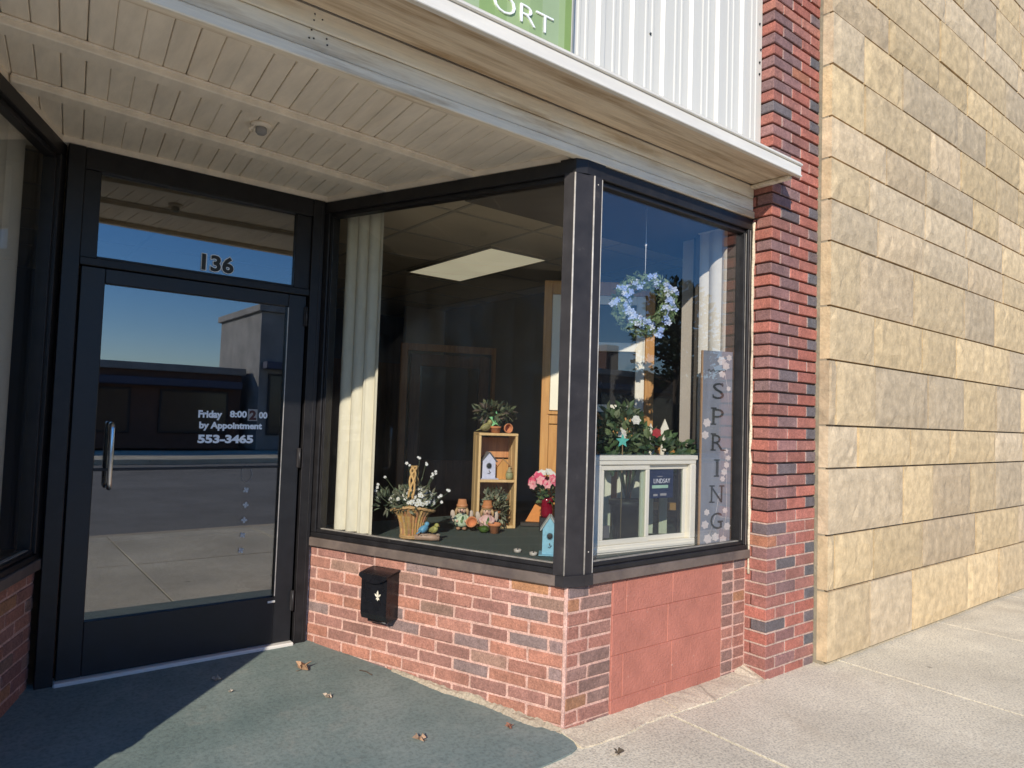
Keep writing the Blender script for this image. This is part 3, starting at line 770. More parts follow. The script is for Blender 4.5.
# ---- interior shell
mb = MB()
ent = [(0.05, .04), (1.46, .04), (1.46, .36), (2.05, .36), (2.05, 5.2), (-4.05, 5.2), (-4.05, .04), (-2.55, .04), (-1.94, 1.53), (-0.565, 1.53)]
mb.prism(WD, ent, 2.588, 2.597)
ic = mb.build('shop_ceiling', M['ceiltile'], shop)
mb = MB()
for i in range(-7, 4):
    x = 0.605 + i * 0.61
    y0 = 0.06 if x > 0.06 else (0.1 - x * 2.48 if x > -0.56 else 1.55)
    if -3.9 < x < 2.0: mb.box(WD, x - .012, x + .012, max(y0, .4 if x > 1.45 else 0), 5.19, 2.584, 2.5885, 0.0005)
for j in range(7):
    y = 0.44 + j * 0.61
    x0 = 0.1 - y * 0.4034 if y < 1.53 else -4.0
    mb.box(WD, x0, 2.04, y - .012, y + .012, 2.5835, 2.5887, 0.0005)
mb.build('ceiling_grid', M['tbar'], ic)
mb = MB(); mb.prism(WD, [(0.05, .04), (1.46, .04), (2.05, .36), (2.05, 5.2), (-4.05, 5.2), (-4.05, .04), (-2.55, .04), (-1.94, 1.53), (-0.565, 1.53)], 0.02, 0.1); mb.build('shop_floor', M['floor'], shop)
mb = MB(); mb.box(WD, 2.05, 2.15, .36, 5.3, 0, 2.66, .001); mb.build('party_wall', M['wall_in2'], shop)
mb = MB(); mb.box(WD, 2.03, 2.049, .41, 2.4, 0.1, 2.58, .001); mb.build('wall_darkener', M['black'], shop)  # added black sheet that keeps the sunlit party wall dark
mb = MB(); mb.box(WD, 1.38, 2.05, 0.362, 0.4, 0, 2.66, .001); mb.build('party_wall', M['black'], shop)  # coloured black so the sunlit return stays dark
mb = MB(); mb.box(WD, -4.15, -4.05, 0, 5.3, 0, 2.66, .001); mb.build('party_wall', M['wall_in'], shop)
mb = MB(); mb.box(WD, -4.05, -3.9, 0, 0.1, 0, 2.66, .001); mb.build('party_wall', M['wall_in'], shop)
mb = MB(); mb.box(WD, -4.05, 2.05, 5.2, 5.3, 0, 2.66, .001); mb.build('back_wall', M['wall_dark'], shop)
mb = MB(); mb.box(WD, 0.55, 2.04, 5.05, 5.19, 0.1, 2.0, .002); mb.build('wall_panelling', M['panelling'], shop)
mb = MB()                                                    # brown cased doorway at the back
f = Fr((1.52, 4.3, 0.1), (1, 0, 0), (0, -1, 0))
mb2 = MB(); mb2.box(WD, 1.55, 2.05, 4.34, 4.4, 0.1, 2.58, .002); mb2.build('partition', M['wall_in'], shop)
dcx = Fr((0, 4.33, 0), (1, 0, 0), (0, -1, 0))
mb = MB(); mb.prism(WD, [(.14, .06), (1.345, .06), (1.345, .36), (1.9, .42), (1.9, .8), (-.1, .8)], 2.566, 2.5815); mb.build('ceiling_darkener', M['trimdark'], shop)  # added dark sheet, darkens the ceiling seen through the street window
# display platform
mb = MB()
plat = [pl(0.03, -0.035), (1.35, 0.04), (1.40, .365), (1.95, .42), (1.95, 1.75), (-0.5, 1.75), pl(1.58, -0.035)]
mb.prism(WD, [(-0.0, 0.055)] + plat[1:], 0.1, 0.70)
mb.build('display_platform', M['carpet'], shop)
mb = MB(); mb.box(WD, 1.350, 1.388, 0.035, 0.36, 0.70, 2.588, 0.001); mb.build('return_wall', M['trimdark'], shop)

# =============================================================== SIGN
sg = thing('shop_sign', 'green striped shop sign with white capital letters at the top of the facade', 'sign', (-1.4, -0.04, 2.95))
stripes = [(0.18, 0.28, 0.085), (0.25, 0.36, 0.13), (0.33, 0.43, 0.2), (0.27, 0.38, 0.15), (0.23, 0.33, 0.1), (0.34, 0.43, 0.24), (0.29, 0.39, 0.18)]
mb = MB(); x = -2.9; q = 0
edges = [-0.162, -0.2, -0.235, -0.33, -0.40, -0.52, -0.58, -0.66, -0.8, -0.9, -1.0, -1.2, -1.3, -1.5, -1.7, -1.8, -2.1, -2.3, -2.6, -2.9]
for a, b in zip(edges[1:], edges):
    mb.box(WD, a, b, -0.090, -0.080, 2.95, 3.9, 0.0001, stripes[[4, 2, 5, 6, 2, 3, 1, 5, 3, 2][q % 10]]); q += 1
pb = mb.build('sign_panel', M['signgreen'], sg)
mb = MB(); mb.box(WD, -0.162, -0.148, -0.094, -0.078, 2.95, 3.9, 0.002); mb.build('sign_edge', pmat('grey edge', (0.3, 0.3, 0.27), .5), sg)
SFm = Fr((0, -0.091, 0), (1, 0, 0), (0, -1, 0))
for ch, a, w in (('F', -0.66, .075), ('O', -0.547, .112), ('R', -0.408, .082), ('T', -0.322, .096)):
    text('letter', ch, SFm.at(a - .045, 0.002, 3.046), 0.119, M['letter'], sg, extrude=0.004, bold=-0.002, width=w)

# =============================================================== NEIGHBOUR
mb = MB(); mb.box(WD, 1.914, 9.0, -0.19, 0.3, -0.1, 7.0, 0.002); mb.box(WD, 2.16, 9.0, 0.29, 5.5, -0.1, 6.99, 0.002)
z = 0.0; r = 0
rs = random.Random(31)
mb.c = [(0.3, 0.25, 0.17)] * len(mb.c)
while z < 7:
    hgt = rs.choice((0.26, 0.33, 0.4)) if z else 0.42
    x = 1.912 - rs.uniform(0, .5)
    while x < 9:
        ln = rs.uniform(.5, 1.05)
        x0, x1 = max(1.912, x), x + ln - .018
        if x1 - x0 > .04:
            k_ = rs.uniform(.82, 1.12); c_ = rs.choice([(.58, .44, .26), (.55, .42, .265), (.6, .45, .255), (.53, .415, .27)]); c_ = tuple(q * k_ for q in c_)
            nx, nz = max(3, int((x1 - x0) / .07)), max(3, int(hgt / .07)); base = -0.22 + rs.uniform(-.004, .004)
            vs = []
            for a in range(nx + 1):
                for b in range(nz + 1):
                    e = a in (0, nx) or b in (0, nz)
                    ja, jb = (0 if a in (0, nx) else rs.uniform(-.02, .02)), (0 if b in (0, nz) else rs.uniform(-.02, .02))
                    vs.append((x0 + (x1 - x0) * a / nx + ja, base + (0.007 if e else -rs.uniform(0, .007)), z + .006 + (hgt - .012) * b / nz + jb))
            m_ = nz + 1
            fs = [[a * m_ + b, (a + 1) * m_ + b, (a + 1) * m_ + b + 1, a * m_ + b + 1] for a in range(nx) for b in range(nz)]
            rim = [a * m_ for a in range(nx + 1)] + [nx * m_ + b for b in range(1, m_)] + [a * m_ + nz for a in range(nx - 1, -1, -1)] + [b for b in range(nz - 1, 0, -1)]
            o_ = len(vs)
            vs += [(vs[q][0], -0.15, vs[q][2]) for q in rim]
            fs += [[rim[q], o_ + q, o_ + (q + 1) % len(rim), rim[(q + 1) % len(rim)]] for q in range(len(rim))]
            mb.add(vs, fs, c_)
        x += ln
    z += hgt; r += 1
tag(mb.build('stone_building', M['stone']), 'buff rough stone building next to the brick pier', 'building')

# =============================================================== PORCH DETECTOR, MAILBOX
dt = thing('ceiling_fixture', 'small round cream fixture on the porch ceiling boards', 'light fixture', (-1.236, 0.71, 2.632))
dfr = Fr((-1.236, 0.71, 2.632), (1, 0, 0), (0, 1, 0), (0, 0, -1))
mb = MB()
mb.lathe(dfr, [(0.045, 0), (0.045, .008), (0.03, .014), (0.0, .014)], 16); mb.build('base_plate', M['ceilpaint'], dt)
mb = MB(); mb.lathe(dfr, [(0.022, .014), (0.024, .02), (0.024, .035), (0.016, .044), (0, .045)], 14); mb.build('lamp_socket', M['plaster'], dt)
mb = MB(); mb.tube([dfr.p(-.03, 0, .012), dfr.p(-.045, .01, .028), dfr.p(-.03, .03, .03)], 0.006, 6); mb.build('pull_bracket', M['ceilpaint'], dt)

mx = thing('mailbox', 'small black wall mailbox with a gold emblem on the brick below the window', 'mailbox', LF.p(1.04, 0.02, 0.33))
cyx = 1.045
MBX = LF.at(1.045, 0.004, 0.335)
mb = MB()
w = 0.085
body = [(0.0, 0.0), (0.085, 0.0), (0.095, 0.03), (0.095, 0.222), (0.0, 0.238)]
vs = [MBX.p(a, b, c) for a in (-w, w) for b, c in body]
mb.add(vs, [[i, (i + 1) % 5, 5 + (i + 1) % 5, 5 + i] for i in range(5)] + [list(range(5)), list(range(5, 10))])
M['mailblack'] = pmat('black enamel', (0.01, 0.01, 0.012), 0.28, 0.25, 20)
mb.build('box_body', M['mailblack'], mx)
mb = MB()
n = 10; lid = []
w2 = 0.092
for i in range(n + 1):                                       # lid slopes forward and ends in a curved lip
    t = i / n
    a = -w2 + 2 * w2 * t
    lip = 0.03 * (1 - (2 * t - 1) ** 2)
    lid.append([(a, 0.0, 0.250), (a, 0.05, 0.243), (a, 0.108, 0.232), (a, 0.112, 0.218 - lip), (a, 0.108, 0.218 - lip), (a, 0.103, 0.226), (a, 0.05, 0.237), (a, 0.0, 0.244)])
vs = [MBX.p(*q) for row in lid for q in row]; m_ = 8
fs = [[i * m_ + j, i * m_ + (j + 1) % m_, (i + 1) * m_ + (j + 1) % m_, (i + 1) * m_ + j] for i in range(n) for j in range(m_)] + [list(range(m_)), [n * m_ + j for j in range(m_)]]
mb.add(vs, fs); mb.build('box_lid', M['mailblack'], mx)
mb = MB()
ef = MBX.at(-0.03, 0.0965, 0.122)
for g, ln, wd in ((90, .034, .015), (38, .026, .012), (142, .026, .012), (270, .02, .01), (232, .018, .009), (308, .018, .009)):
    d = LF.u * math.cos(R(g)) + V((0, 0, 1)) * math.sin(R(g))
    mb.leaf(ef.p(0, 0.001, 0), d, LF.n, ln, wd, None, -0.05)
mb.build('emblem', M['gold'], mx)
mb = MB(); mb.tube([MBX.p(-0.06, .03, 0), MBX.p(-.06, .06, -.015), MBX.p(.06, .06, -.015), MBX.p(.06, .03, 0)], .004, 6); mb.build('paper_hook', M['mailblack'], mx)

# =============================================================== BLINDS
def blind(fr, a0, a1, n, b, mat, name_label, loc, amp=0.03, top=2.56, bot=0.715, headrail=True):
    t = thing('vertical_blind', name_label, 'blind', loc)
    mb = MB()
    for i in range(n):
        a = a0 + (a1 - a0) * (i + .5) / n; hw = (a1 - a0) / n * 0.62
        sg_ = 1 if i % 2 else -1; tw = rng.uniform(-.006, .006)
        vs, fs = [], []
        for c in (bot + rng.uniform(0, .006), top):
            for q in range(7):
                t_ = q / 3 - 1; k2 = 1 if c == top else 1.0
                vs.append(fr.p(a + hw * t_ + (tw if c != top else 0), b + sg_ * amp * .5 * t_ + .010 * (1 - t_ * t_), c))
        fs = [[q, q + 1, 8 + q, 7 + q] for q in range(6)]
        mb.add(vs, fs, None, True)
    mb.build('slat', mat, t, recalc=False)
    if headrail:
        mb = MB(); mb.box(fr, a0 - .02, a1 + .02, b - .02, b + .02, top, top + .027, 0.003); mb.build('head_rail', M['white'], t)
    return t
# stack of slats drawn to the door side of the angled window
blind(LF, 1.262, 1.56, 7, -0.12, M['blind'], 'cream vertical blind drawn aside at the door end of the angled window', LF.p(1.4, -.12, .7), 0.036)
blind(Fr((1.338, 0.09, 0), (0, 1, 0), (-1, 0, 0)), 0.02, 0.205, 4, 0.012, M['blind_w'], 'pale vertical blind drawn aside behind the SPRING board', (1.385, 0.2, .7), 0.03, 2.56, .72)
blind(ML, 0.0, 1.56, 17, -0.12, M['blind_w'], 'added white vertical blind, closed to block sun in the opposite bay window', ML.p(.8, -.12, .7), 0.03)  # added blind, closed to cast the shadow over ramp and door
blind(MR, 0.02, 1.36, 14, -0.12, M['blind_w'], 'added white vertical blind, closed to block sun in the far street window', MR.p(.7, -.12, .7), 0.03)  # added too, closes the sun gap beside the post

# =============================================================== INTERIOR LIGHT, BACK DOOR
cl = thing('ceiling_light', 'rectangular cream ceiling light panel inside the shop', 'ceiling light', (0.97, 2.28, 2.55))
mb = MB(); mb.box(WD, 0.635, 1.14, 1.55, 2.69, 2.568, 2.583, 0.004); mb.build('diffuser', M['troffer'], cl)
mb = MB()
for a0, a1, b0, b1 in ((.617, .635, 1.532, 2.708), (1.14, 1.158, 1.532, 2.708), (.635, 1.14, 1.532, 1.55), (.635, 1.14, 2.69, 2.708)):
    mb.box(WD, a0, a1, b0, b1, 2.566, 2.5835, .001)
mb.build('light_frame', M['tbar'], cl)

dd = thing('inner_door', 'dark glazed door in brown wooden casing at the back of the shop', 'door', (1.6, 3.6, 0.1))
DD = Fr((1.17, 3.75, 0.1), (0.93, -0.37, 0), (-0.37, -0.93, 0))
mb = MB(); mb.box(DD, 0, .07, 0, .05, 0, 2.0, .004); mb.box(DD, .93, 1.0, 0, .05, 0, 2.0, .004); mb.box(DD, .07, .93, 0, .05, 1.93, 2.0, .004)
mb.build('door_casing', M['trimwood'], dd)
mb = MB(); mb.box(DD, .10, .20, .01, .04, 0, 1.9, .003); mb.box(DD, .80, .90, .01, .04, 0, 1.9, .003); mb.box(DD, .20, .80, .01, .04, 1.78, 1.9, .003); mb.box(DD, .20, .80, .01, .04, 0, .85, .003)
mb.build('door_leaf', M['panelling'], dd)
mb = MB(); mb.box(DD, .2, .8, .02, .026, .85, 1.78, .001); mb.build('door_glass', M['farwin'], dd)
mb = MB(); mb.ell(DD.at(.85, .07, .95), .025, .025, .025, 10, 8); mb.build('door_knob', M['gold'], dd)

# =============================================================== WINDOW DISPLAY
PZ = 0.702
# ---- pine cased sample window standing at the back of the display
UA, UB = V((0.835, 1.20, PZ)), V((1.405, 0.725, PZ))
u_ = (UB - UA); UW = u_.length
UF = Fr(UA, u_, (u_.y, -u_.x, 0))
ds = thing('sample_window', 'tall pine cased sample window with white sashes at the back of the display', 'window display', UF.p(UW / 2, 0, 0))
TOPZ = 1.62
mb = MB()
mb.box(UF, 0, .055, -.03, .02, 0, TOPZ, .003); mb.box(UF, UW - .06, UW, -.03, .02, 0, TOPZ, .003)
mb.box(UF, .055, UW - .06, -.03, .018, TOPZ - .09, TOPZ, .003)
mb.box(UF, .055, UW - .06, -.028, .016, .66, .72, .003)
mb.box(UF, .055, UW - .06, -.02, .004, 0.0, .655, .002)
mb.box(UF, .045, UW - .05, -.028, .03, .722, .745, .003)
for a in (0.3, 0.55): mb.box(UF, a, a + .03, .0045, .012, .02, .64, .002)
mb.build('casing', M['pine'], ds)
mb = MB()
s0, s1 = .057, UW - .062
mb.box(UF, s0, s0 + .06, -.02, .012, .75, TOPZ - .092, .003); mb.box(UF, s1 - .06, s1, -.02, .012, .75, TOPZ - .092, .003)
mb.box(UF, s0 + .06, s1 - .06, -.02, .012, .75, .80, .003); mb.box(UF, s0 + .06, s1 - .06, -.02, .012, TOPZ - .15, TOPZ - .092, .003)
mb.box(UF, s0 + .06, s1 - .06, -.018, .016, 1.155, 1.215, .003)
sash = mb.build('sash', M['vinyl'], ds)
mb = MB(); mb.box(UF, s0 + .06, s1 - .06, -.004, .0, .80, 1.154, .0005); mb.box(UF, s0 + .06, s1 - .06, -.004, .0, 1.215, TOPZ - .15, .0005)
mb.build('sash_glass', M['gasket'], ds)

# ---- white vinyl sliding window sample leaning in the street window
WA, WB = V((0.372, 0.217, PZ)), V((1.118, 0.150, PZ))
u_ = WB - WA; WW = u_.length
nn = V((u_.y, -u_.x, 0)).normalized()
WF = Fr(WA, u_, nn)
vw = thing('slider_window', 'cream vinyl sliding window sample standing inside the street window', 'window sample', WF.p(WW / 2, 0, 0))
H = 0.505
mb = MB()
fw = .044
mb.box(WF, 0, WW, -.07, 0, 0, fw, .004); mb.box(WF, 0, WW, -.07, 0, H - fw, H, .004)
mb.box(WF, 0, fw, -.07, 0, fw, H - fw, .004); mb.box(WF, WW - fw, WW, -.07, 0, fw, H - fw, .004)
mb.box(WF, -.006, WW + .006, -.06, .006, H - .02, H + .006, .003)
mb.box(WF, 0.01, WW - .01, -.06, .008, .012, .03, .003)
mb.build('vinyl_frame', M['vinyl'], vw)
mb = MB()
for a0, a1, b in ((fw, WW * .53, -.010), (WW * .47, WW - fw, -.029)):
    i0, i1, z0, z1 = a0 + .001, a1 - .001, fw + .001, H - fw - .001
    t = .027
    s_ = MB()
    s_.box(WF, i0, i1, b - .018, b, z0, z0 + t, .003); s_.box(WF, i0, i1, b - .018, b, z1 - t, z1, .003)
    s_.box(WF, i0, i0 + t, b - .018, b, z0 + t, z1 - t, .003); s_.box(WF, i1 - t, i1, b - .018, b, z0 + t, z1 - t, .003)
    so = s_.build('sliding_sash', M['vinyl'], vw)
    g_ = MB(); g_.box(WF, i0 + t, i1 - t, b - .011, b - .008, z0 + t, z1 - t, .0004); g_.build('sash_glass', M['glass_s'], so)
    if b < -.02:
        cf = WF.at(i0 + t + .036, b - .0072, z1 - t - .16)
        c_ = MB(); c_.box(cf, 0, .185, 0, .0012, 0, .158, .0003); cd = c_.build('sticker', M['navy'], vw)
        text('sticker_text', 'LINDSAY', cf.at(.034, .0018, .083), .036, M['letter'], cd, extrude=.0003, bold=-.0004, width=.126)
        c_ = MB(); c_.box(cf, .022, .145, .0014, .0022, .055, .072, .0002); c_.build('sticker_band', pmat('pale green band', (.35, .55, .4), .5), cd)
        c_ = MB(); c_.box(cf, .033, .065, .0014, .0022, .012, .024, .0002); c_.box(cf, .085, .133, .0014, .0022, .013, .026, .0002); c_.box(cf, .06, .10, .0014, .0022, .118, .122, .0002)
        c_.build('sticker_mark', M['plaster'], cd)
    else:
        c_ = MB(); c_.box(WF, i0 + t + .006, i0 + t + .05, b - .0075, b - .0065, z0 + t + .01, z0 + t + .075, .0003); c_.build('rating_label', pmat('clear label', (.12, .12, .12), .3), vw)

# ---- SPRING board
SA, SB = V((1.13, 0.125, PZ)), V((1.312, 0.055, PZ))
u_ = SB - SA; SW = u_.length
SPF = Fr(SA, u_, (u_.y, -u_.x, 0))
sb_ = thing('spring_board', 'tall grey flowered board reading SPRING at the pier end of the window', 'sign', SPF.p(SW / 2, 0, 0))
SH = 1.115
mb = MB(); mb.box(SPF, 0, SW, -.012, 0, 0, SH, .001); mb.build('board', M['greyboard'], sb_)
mb = MB(); mb.box(SPF, -.008, 0, -.014, .0005, 0, SH, .001); mb.build('board_edge', M['tan'], sb_)
LH = 0.098
def strokes(ch):
    S = LH
    b = MB()
    def bar(x0, z0, x1, z1, t):
        d = V((x1 - x0, 0, z1 - z0)); n_ = V((-d.z, 0, d.x)).normalized() * t / 2
        q = [(x0 + n_.x, z0 + n_.z), (x0 - n_.x, z0 - n_.z), (x1 - n_.x, z1 - n_.z), (x1 + n_.x, z1 + n_.z)]
        return q
    return bar
for i, ch in enumerate('SPRING'):
    zc = SH - 0.276 - i * 0.1485
    cxm = SW * .52
    o = text('letter', ch, SPF.at(cxm - .0375 if ch != 'I' else cxm - .008, .0032, zc), .135, M['ink'], sb_, extrude=.0006, bold=-.001, width=.075 if ch != 'I' else .017)
    ser = {'S': [(.062, .078), (.0, .012)], 'P': [(-.008, 0), (-.008, .092)], 'R': [(-.008, 0), (-.008, .092), (.058, 0)], 'I': [(.018, 0), (.018, .092)], 'N': [(-.01, 0), (-.01, .092), (.054, .092)], 'G': [(.048, .04)]}[ch]
    for a, c in ser:
        mb = MB()
        if ch == 'S': mb.box(SPF, cxm - .038 + a, cxm - .033 + a, .0015, .0042, zc + c - .006, zc + c + .014, .0003)
        else: mb.box(SPF, cxm - .0375 + a, cxm - .0375 + a + .034, .0015, .0043, zc + c, zc + c + .0065, .0003)
        mb.build('serif', M['ink'], o)
rr = random.Random(4)
for a, c, r_ in ((.03, .70, .028), (.02, .63, .026), (.12, 1.06, .03), (.15, 1.03, .026), (.125, .985, .024), (.17, 1.08, .02), (.165, .46, .02), (.15, .42, .022), (.175, .5, .018), (.14, .38, .018), (.16, .54, .016), (.17, .9, .016), (.05, .04, .03), (.10, .05, .026), (.15, .035, .026), (.175, .11, .024), (.03, .12, .026), (.04, .19, .02), (.16, .2, .018)):
    mb = MB(); mb.flower(SPF.p(a, .0012, c), SPF.n, r_, (1, 1, 1), None, 6, rr, 0.02); mb.build('printed_flower', M['blossom'], sb_)
for a0, c0, a1, c1 in ((.06, .06, .12, .3), (.15, .05, .17, .33), (.165, .3, .15, .55), (.17, .8, .14, 1.0)):
    mb = MB(); mb.tube([SPF.p(a0, .0004, c0), SPF.p((a0 + a1) / 2 + .01, .0004, (c0 + c1) / 2), SPF.p(a1, .0004, c1)], .0012, 4); mb.build('printed_stem', M['blossom'], sb_)
mb = MB()                                                    # small flourish line above the word
mb.tube([SPF.p(.03 + .12 * t / 14, .0015, 1.0 + .008 * math.sin(t * 1.9) * (1 if t % 3 else .3)) for t in range(15)], .0025, 4); mb.build('script_flourish', M['ink'], sb_)

# ---- wreath with its cord
wc = V((0.70, 0.20, 2.035))
wrn = V((-0.70, -0.71, 0)).normalized(); wru = V((0.71, -0.70, 0)).normalized()
wh = thing('wreath', 'round wreath of green leaves and pale blue flowers hanging in the street window', 'wreath', wc - V((0, 0, .19)))
rr = random.Random(8)
mb = MB(); mb.tube([wc + wru * .125 * math.cos(t * math.pi / 12) + V((0, 0, .125 * math.sin(t * math.pi / 12))) for t in range(25)], .012, 6); mb.build('ring', M['bark'], wh)
mb = MB(); mf = MB()
for i in range(640):
    g = rr.uniform(0, 6.283); q = rr.uniform(0, 6.283); rad = .128 + .03 * math.cos(q); out = .03 * math.sin(q)
    p = wc + wru * rad * math.cos(g) + V((0, 0, rad * math.sin(g))) + wrn * out
    rd = (wru * math.cos(g) + V((0, 0, math.sin(g)))) * math.cos(q) + wrn * math.sin(q)
    tg = -wru * math.sin(g) + V((0, 0, math.cos(g)))
    k_ = rr.uniform(.6, 1.4); base = rr.choice([(.24, .34, .16), (.3, .41, .2), (.15, .23, .11), (.4, .48, .27)])
    mb.leaf(p, rd * .7 + tg * rr.uniform(-1, 1), rd, rr.uniform(.03, .046), rr.uniform(.022, .034), tuple(x * k_ for x in base), .2)
heads = [(75, 1.15), (60, .95), (40, 1.1), (12, 1.05), (150, 1.15), (180, 1.3), (165, .86), (195, .82), (215, .82), (235, .86), (255, .9), (270, .85), (285, .95), (345, 1.0), (355, 1.2), (325, 1.25), (295, 1.35), (140, .86), (110, .84), (25, 1.3)]
for g, k_ in heads:
    g = R(g); c_ = wc + (wru * math.cos(g) + V((0, 0, math.sin(g)))) * .125 * k_ + wrn * .035
    for j in range(12):
        p = c_ + V((rr.gauss(0, .012), rr.gauss(0, .012), rr.gauss(0, .012)))
        mf.flower(p, wrn + V((rr.uniform(-.5, .5), rr.uniform(-.5, .5), rr.uniform(-.3, .5))), rr.uniform(.013, .019), rr.choice([(.5, .63, .92), (.62, .73, .95), (.75, .82, .95), (.38, .52, .9)]), None, 4, rr)
mb.build('leaves', M['leafy'], wh, False); mf.build('flowers', M['petal'], wh, False)
mb = MB(); mb.tube([wc + V((0, 0, .15)), wc + V((0, 0, .33)), wc + V((0, 0, .555))], .0018, 5); mb.ell(Fr(wc + V((0, 0, .33)), (1, 0, 0), (0, 1, 0)), .006, .006, .012, 6, 5); mb.build('hanging_cord', M['letter'], wh)

# ---- foliage helper
def bush(mb, c, rx, ry, rz_, n, ln, wd, cols, rr, up=.35):
    for i in range(n):
        d = V((rr.gauss(0, 1), rr.gauss(0, 1), rr.gauss(0, 1))).normalized()
        k_ = rr.uniform(.35, 1) ** .6
        p = V(c) + V((d.x * rx * k_, d.y * ry * k_, d.z * rz_ * k_))
        dd_ = (d + V((rr.uniform(-.6, .6), rr.uniform(-.6, .6), rr.uniform(-.3, .6) + up))).normalized()
        b = rr.choice(cols); s_ = rr.uniform(.65, 1.3) * (.55 + .5 * k_)
        mb.leaf(p, dd_, d + V((0, 0, .6)), ln * rr.uniform(.7, 1.2), wd * rr.uniform(.7, 1.2), tuple(x * s_ for x in b), .25)
GREEN = [(.07, .13, .05), (.1, .17, .06), (.05, .1, .045), (.14, .19, .08)]
GREY = [(.13, .16, .1), (.18, .2, .13), (.09, .12, .07), (.22, .22, .15)]

# ---- wicker basket + arrangement of white flowers
bc = V((-0.182, 1.085, PZ))
bf = yawfr(bc, R(-38))
bk = thing('wicker_basket', 'flared wicker basket with a tall twisted handle near the cream blind', 'basket', bc)
rr = random.Random(3)
mb = MB(); n = 30
prof = [(.062, 0), (.063, .03), (.066, .06), (.073, .095), (.086, .13), (.108, .16), (.116, .168)]
vs, fs = [], []
cols = []
for r_, z_ in prof:
    for k_ in range(n * 2):
        g = 2 * math.pi * k_ / (n * 2)
        rib = .0035 * (1 if k_ % 2 else -1)
        sag = .014 * (r_ > .1) * math.cos(2 * g)
        vs.append(bf.p((r_ + rib) * math.cos(g), (r_ + rib) * math.sin(g) * .82, z_ - sag))
m_ = n * 2
for i in range(len(prof) - 1):
    for k_ in range(m_):
        mb_c = (.46, .27, .11) if (k_ // 2) % 2 else (.38, .21, .08)
        o = len(mb.v)
        q = [vs[i * m_ + k_], vs[i * m_ + (k_ + 1) % m_], vs[(i + 1) * m_ + (k_ + 1) % m_], vs[(i + 1) * m_ + k_]]
        mb.add(q, [[0, 1, 2, 3]], tuple(x * rr.uniform(.8, 1.2) for x in mb_c))
mb.lathe(bf, [(0, .004), (.06, .004)], 20, (.3, .17, .07))
mb.build('basket_body', M['wicker'], bk, False)
mb = MB(); mb3 = MB()
for ph in (0, 1):
    mb.tube([bf.p((.118 + .004 * math.sin(t * 1.3 + ph * 3)) * math.cos(t * math.pi / 24), (.118) * .82 * math.sin(t * math.pi / 24), .169 - .014 * math.cos(2 * t * math.pi / 24) + .004 * math.cos(t * 1.3 + ph * 3)) for t in range(49)], .006, 6, (.5, .31, .14), False)
    mb3.tube([bf.p(.064 * math.cos(t * math.pi / 12), .053 * math.sin(t * math.pi / 12), .01 + .008 * ph) for t in range(25)], .007, 6, (.46, .28, .12), False)
mb.build('rim', M['wicker'], bk, False); mb3.build('base_ring', M['wicker'], bk, False)
mb = MB()
for ph in (0, 2.1, 4.2):
    mb.tube([bf.p(.015 * math.cos(t * .5 + ph) , -.09 * math.cos(math.pi * t / 30), .165 + .235 * math.sin(math.pi * t / 30) ** .75 + .0) for t in range(31)], .0062, 6, (.55, .34, .13))
mb.build('handle', M['wicker'], bk, False)
fl = thing('flower_arrangement', 'grey green foliage with small white flowers filling the wicker basket', 'flowers', bc + V((0, 0, .1)))
mb = MB(); mf = MB(); ms = MB()
bush(mb, bf.p(0, 0, .205), .125, .09, .075, 560, .045, .015, GREY, rr, .5)
bush(mb, bf.p(-.14, .02, .2), .07, .06, .06, 90, .045, .012, GREY, rr, .5)
for i in range(170):
    d = V((rr.gauss(0, 1), rr.gauss(0, 1), abs(rr.gauss(.5, .8)))).normalized()
    p = bf.p(0, 0, .2) + V((d.x * .145 * rr.uniform(.5, 1), d.y * .11, d.z * .095 * rr.uniform(.5, 1)))
    mf.flower(p, d + V((-.3, -.4, .2)), rr.uniform(.01, .016), (.8, .8, .76), (.5, .42, .1), 5, rr)
for a, b, c in ((-.2, .02, .29), (-.22, .04, .24), (-.19, 0, .23), (-.22, .02, .27), (-.17, .05, .33), (.15, .0, .24), (.17, -.02, .21), (.1, .05, .35), (.06, .04, .42), (.09, .06, .34), (-.04, .05, .4), (.02, .06, .45), (.12, .04, .37), (.19, .0, .26)):
    t_ = bf.p(a, b, c); ms.tube([bf.p(a * .2, b * .3, .15), bf.p(a * .6, b * .7, c * .75), t_], .0016, 4, (.1, .13, .07))
    for k_ in range(2):
        mf.flower(t_ + V((rr.uniform(-.014, .014), rr.uniform(-.014, .014), rr.uniform(-.014, .014))), (-.5, -.8, .4), rr.uniform(.006, .011), (.8, .8, .78), None, 5, rr)
    mb.leaf(bf.p(a * .6, b * .7, c * .75), V((a, b, .1)), (0, 0, 1), .035, .01, (.14, .17, .1))
mb.build('leaves', M['leafy'], fl, False); mf.build('blossoms', M['petal'], fl, False); ms.build('stems', M['leafy'], fl, False)

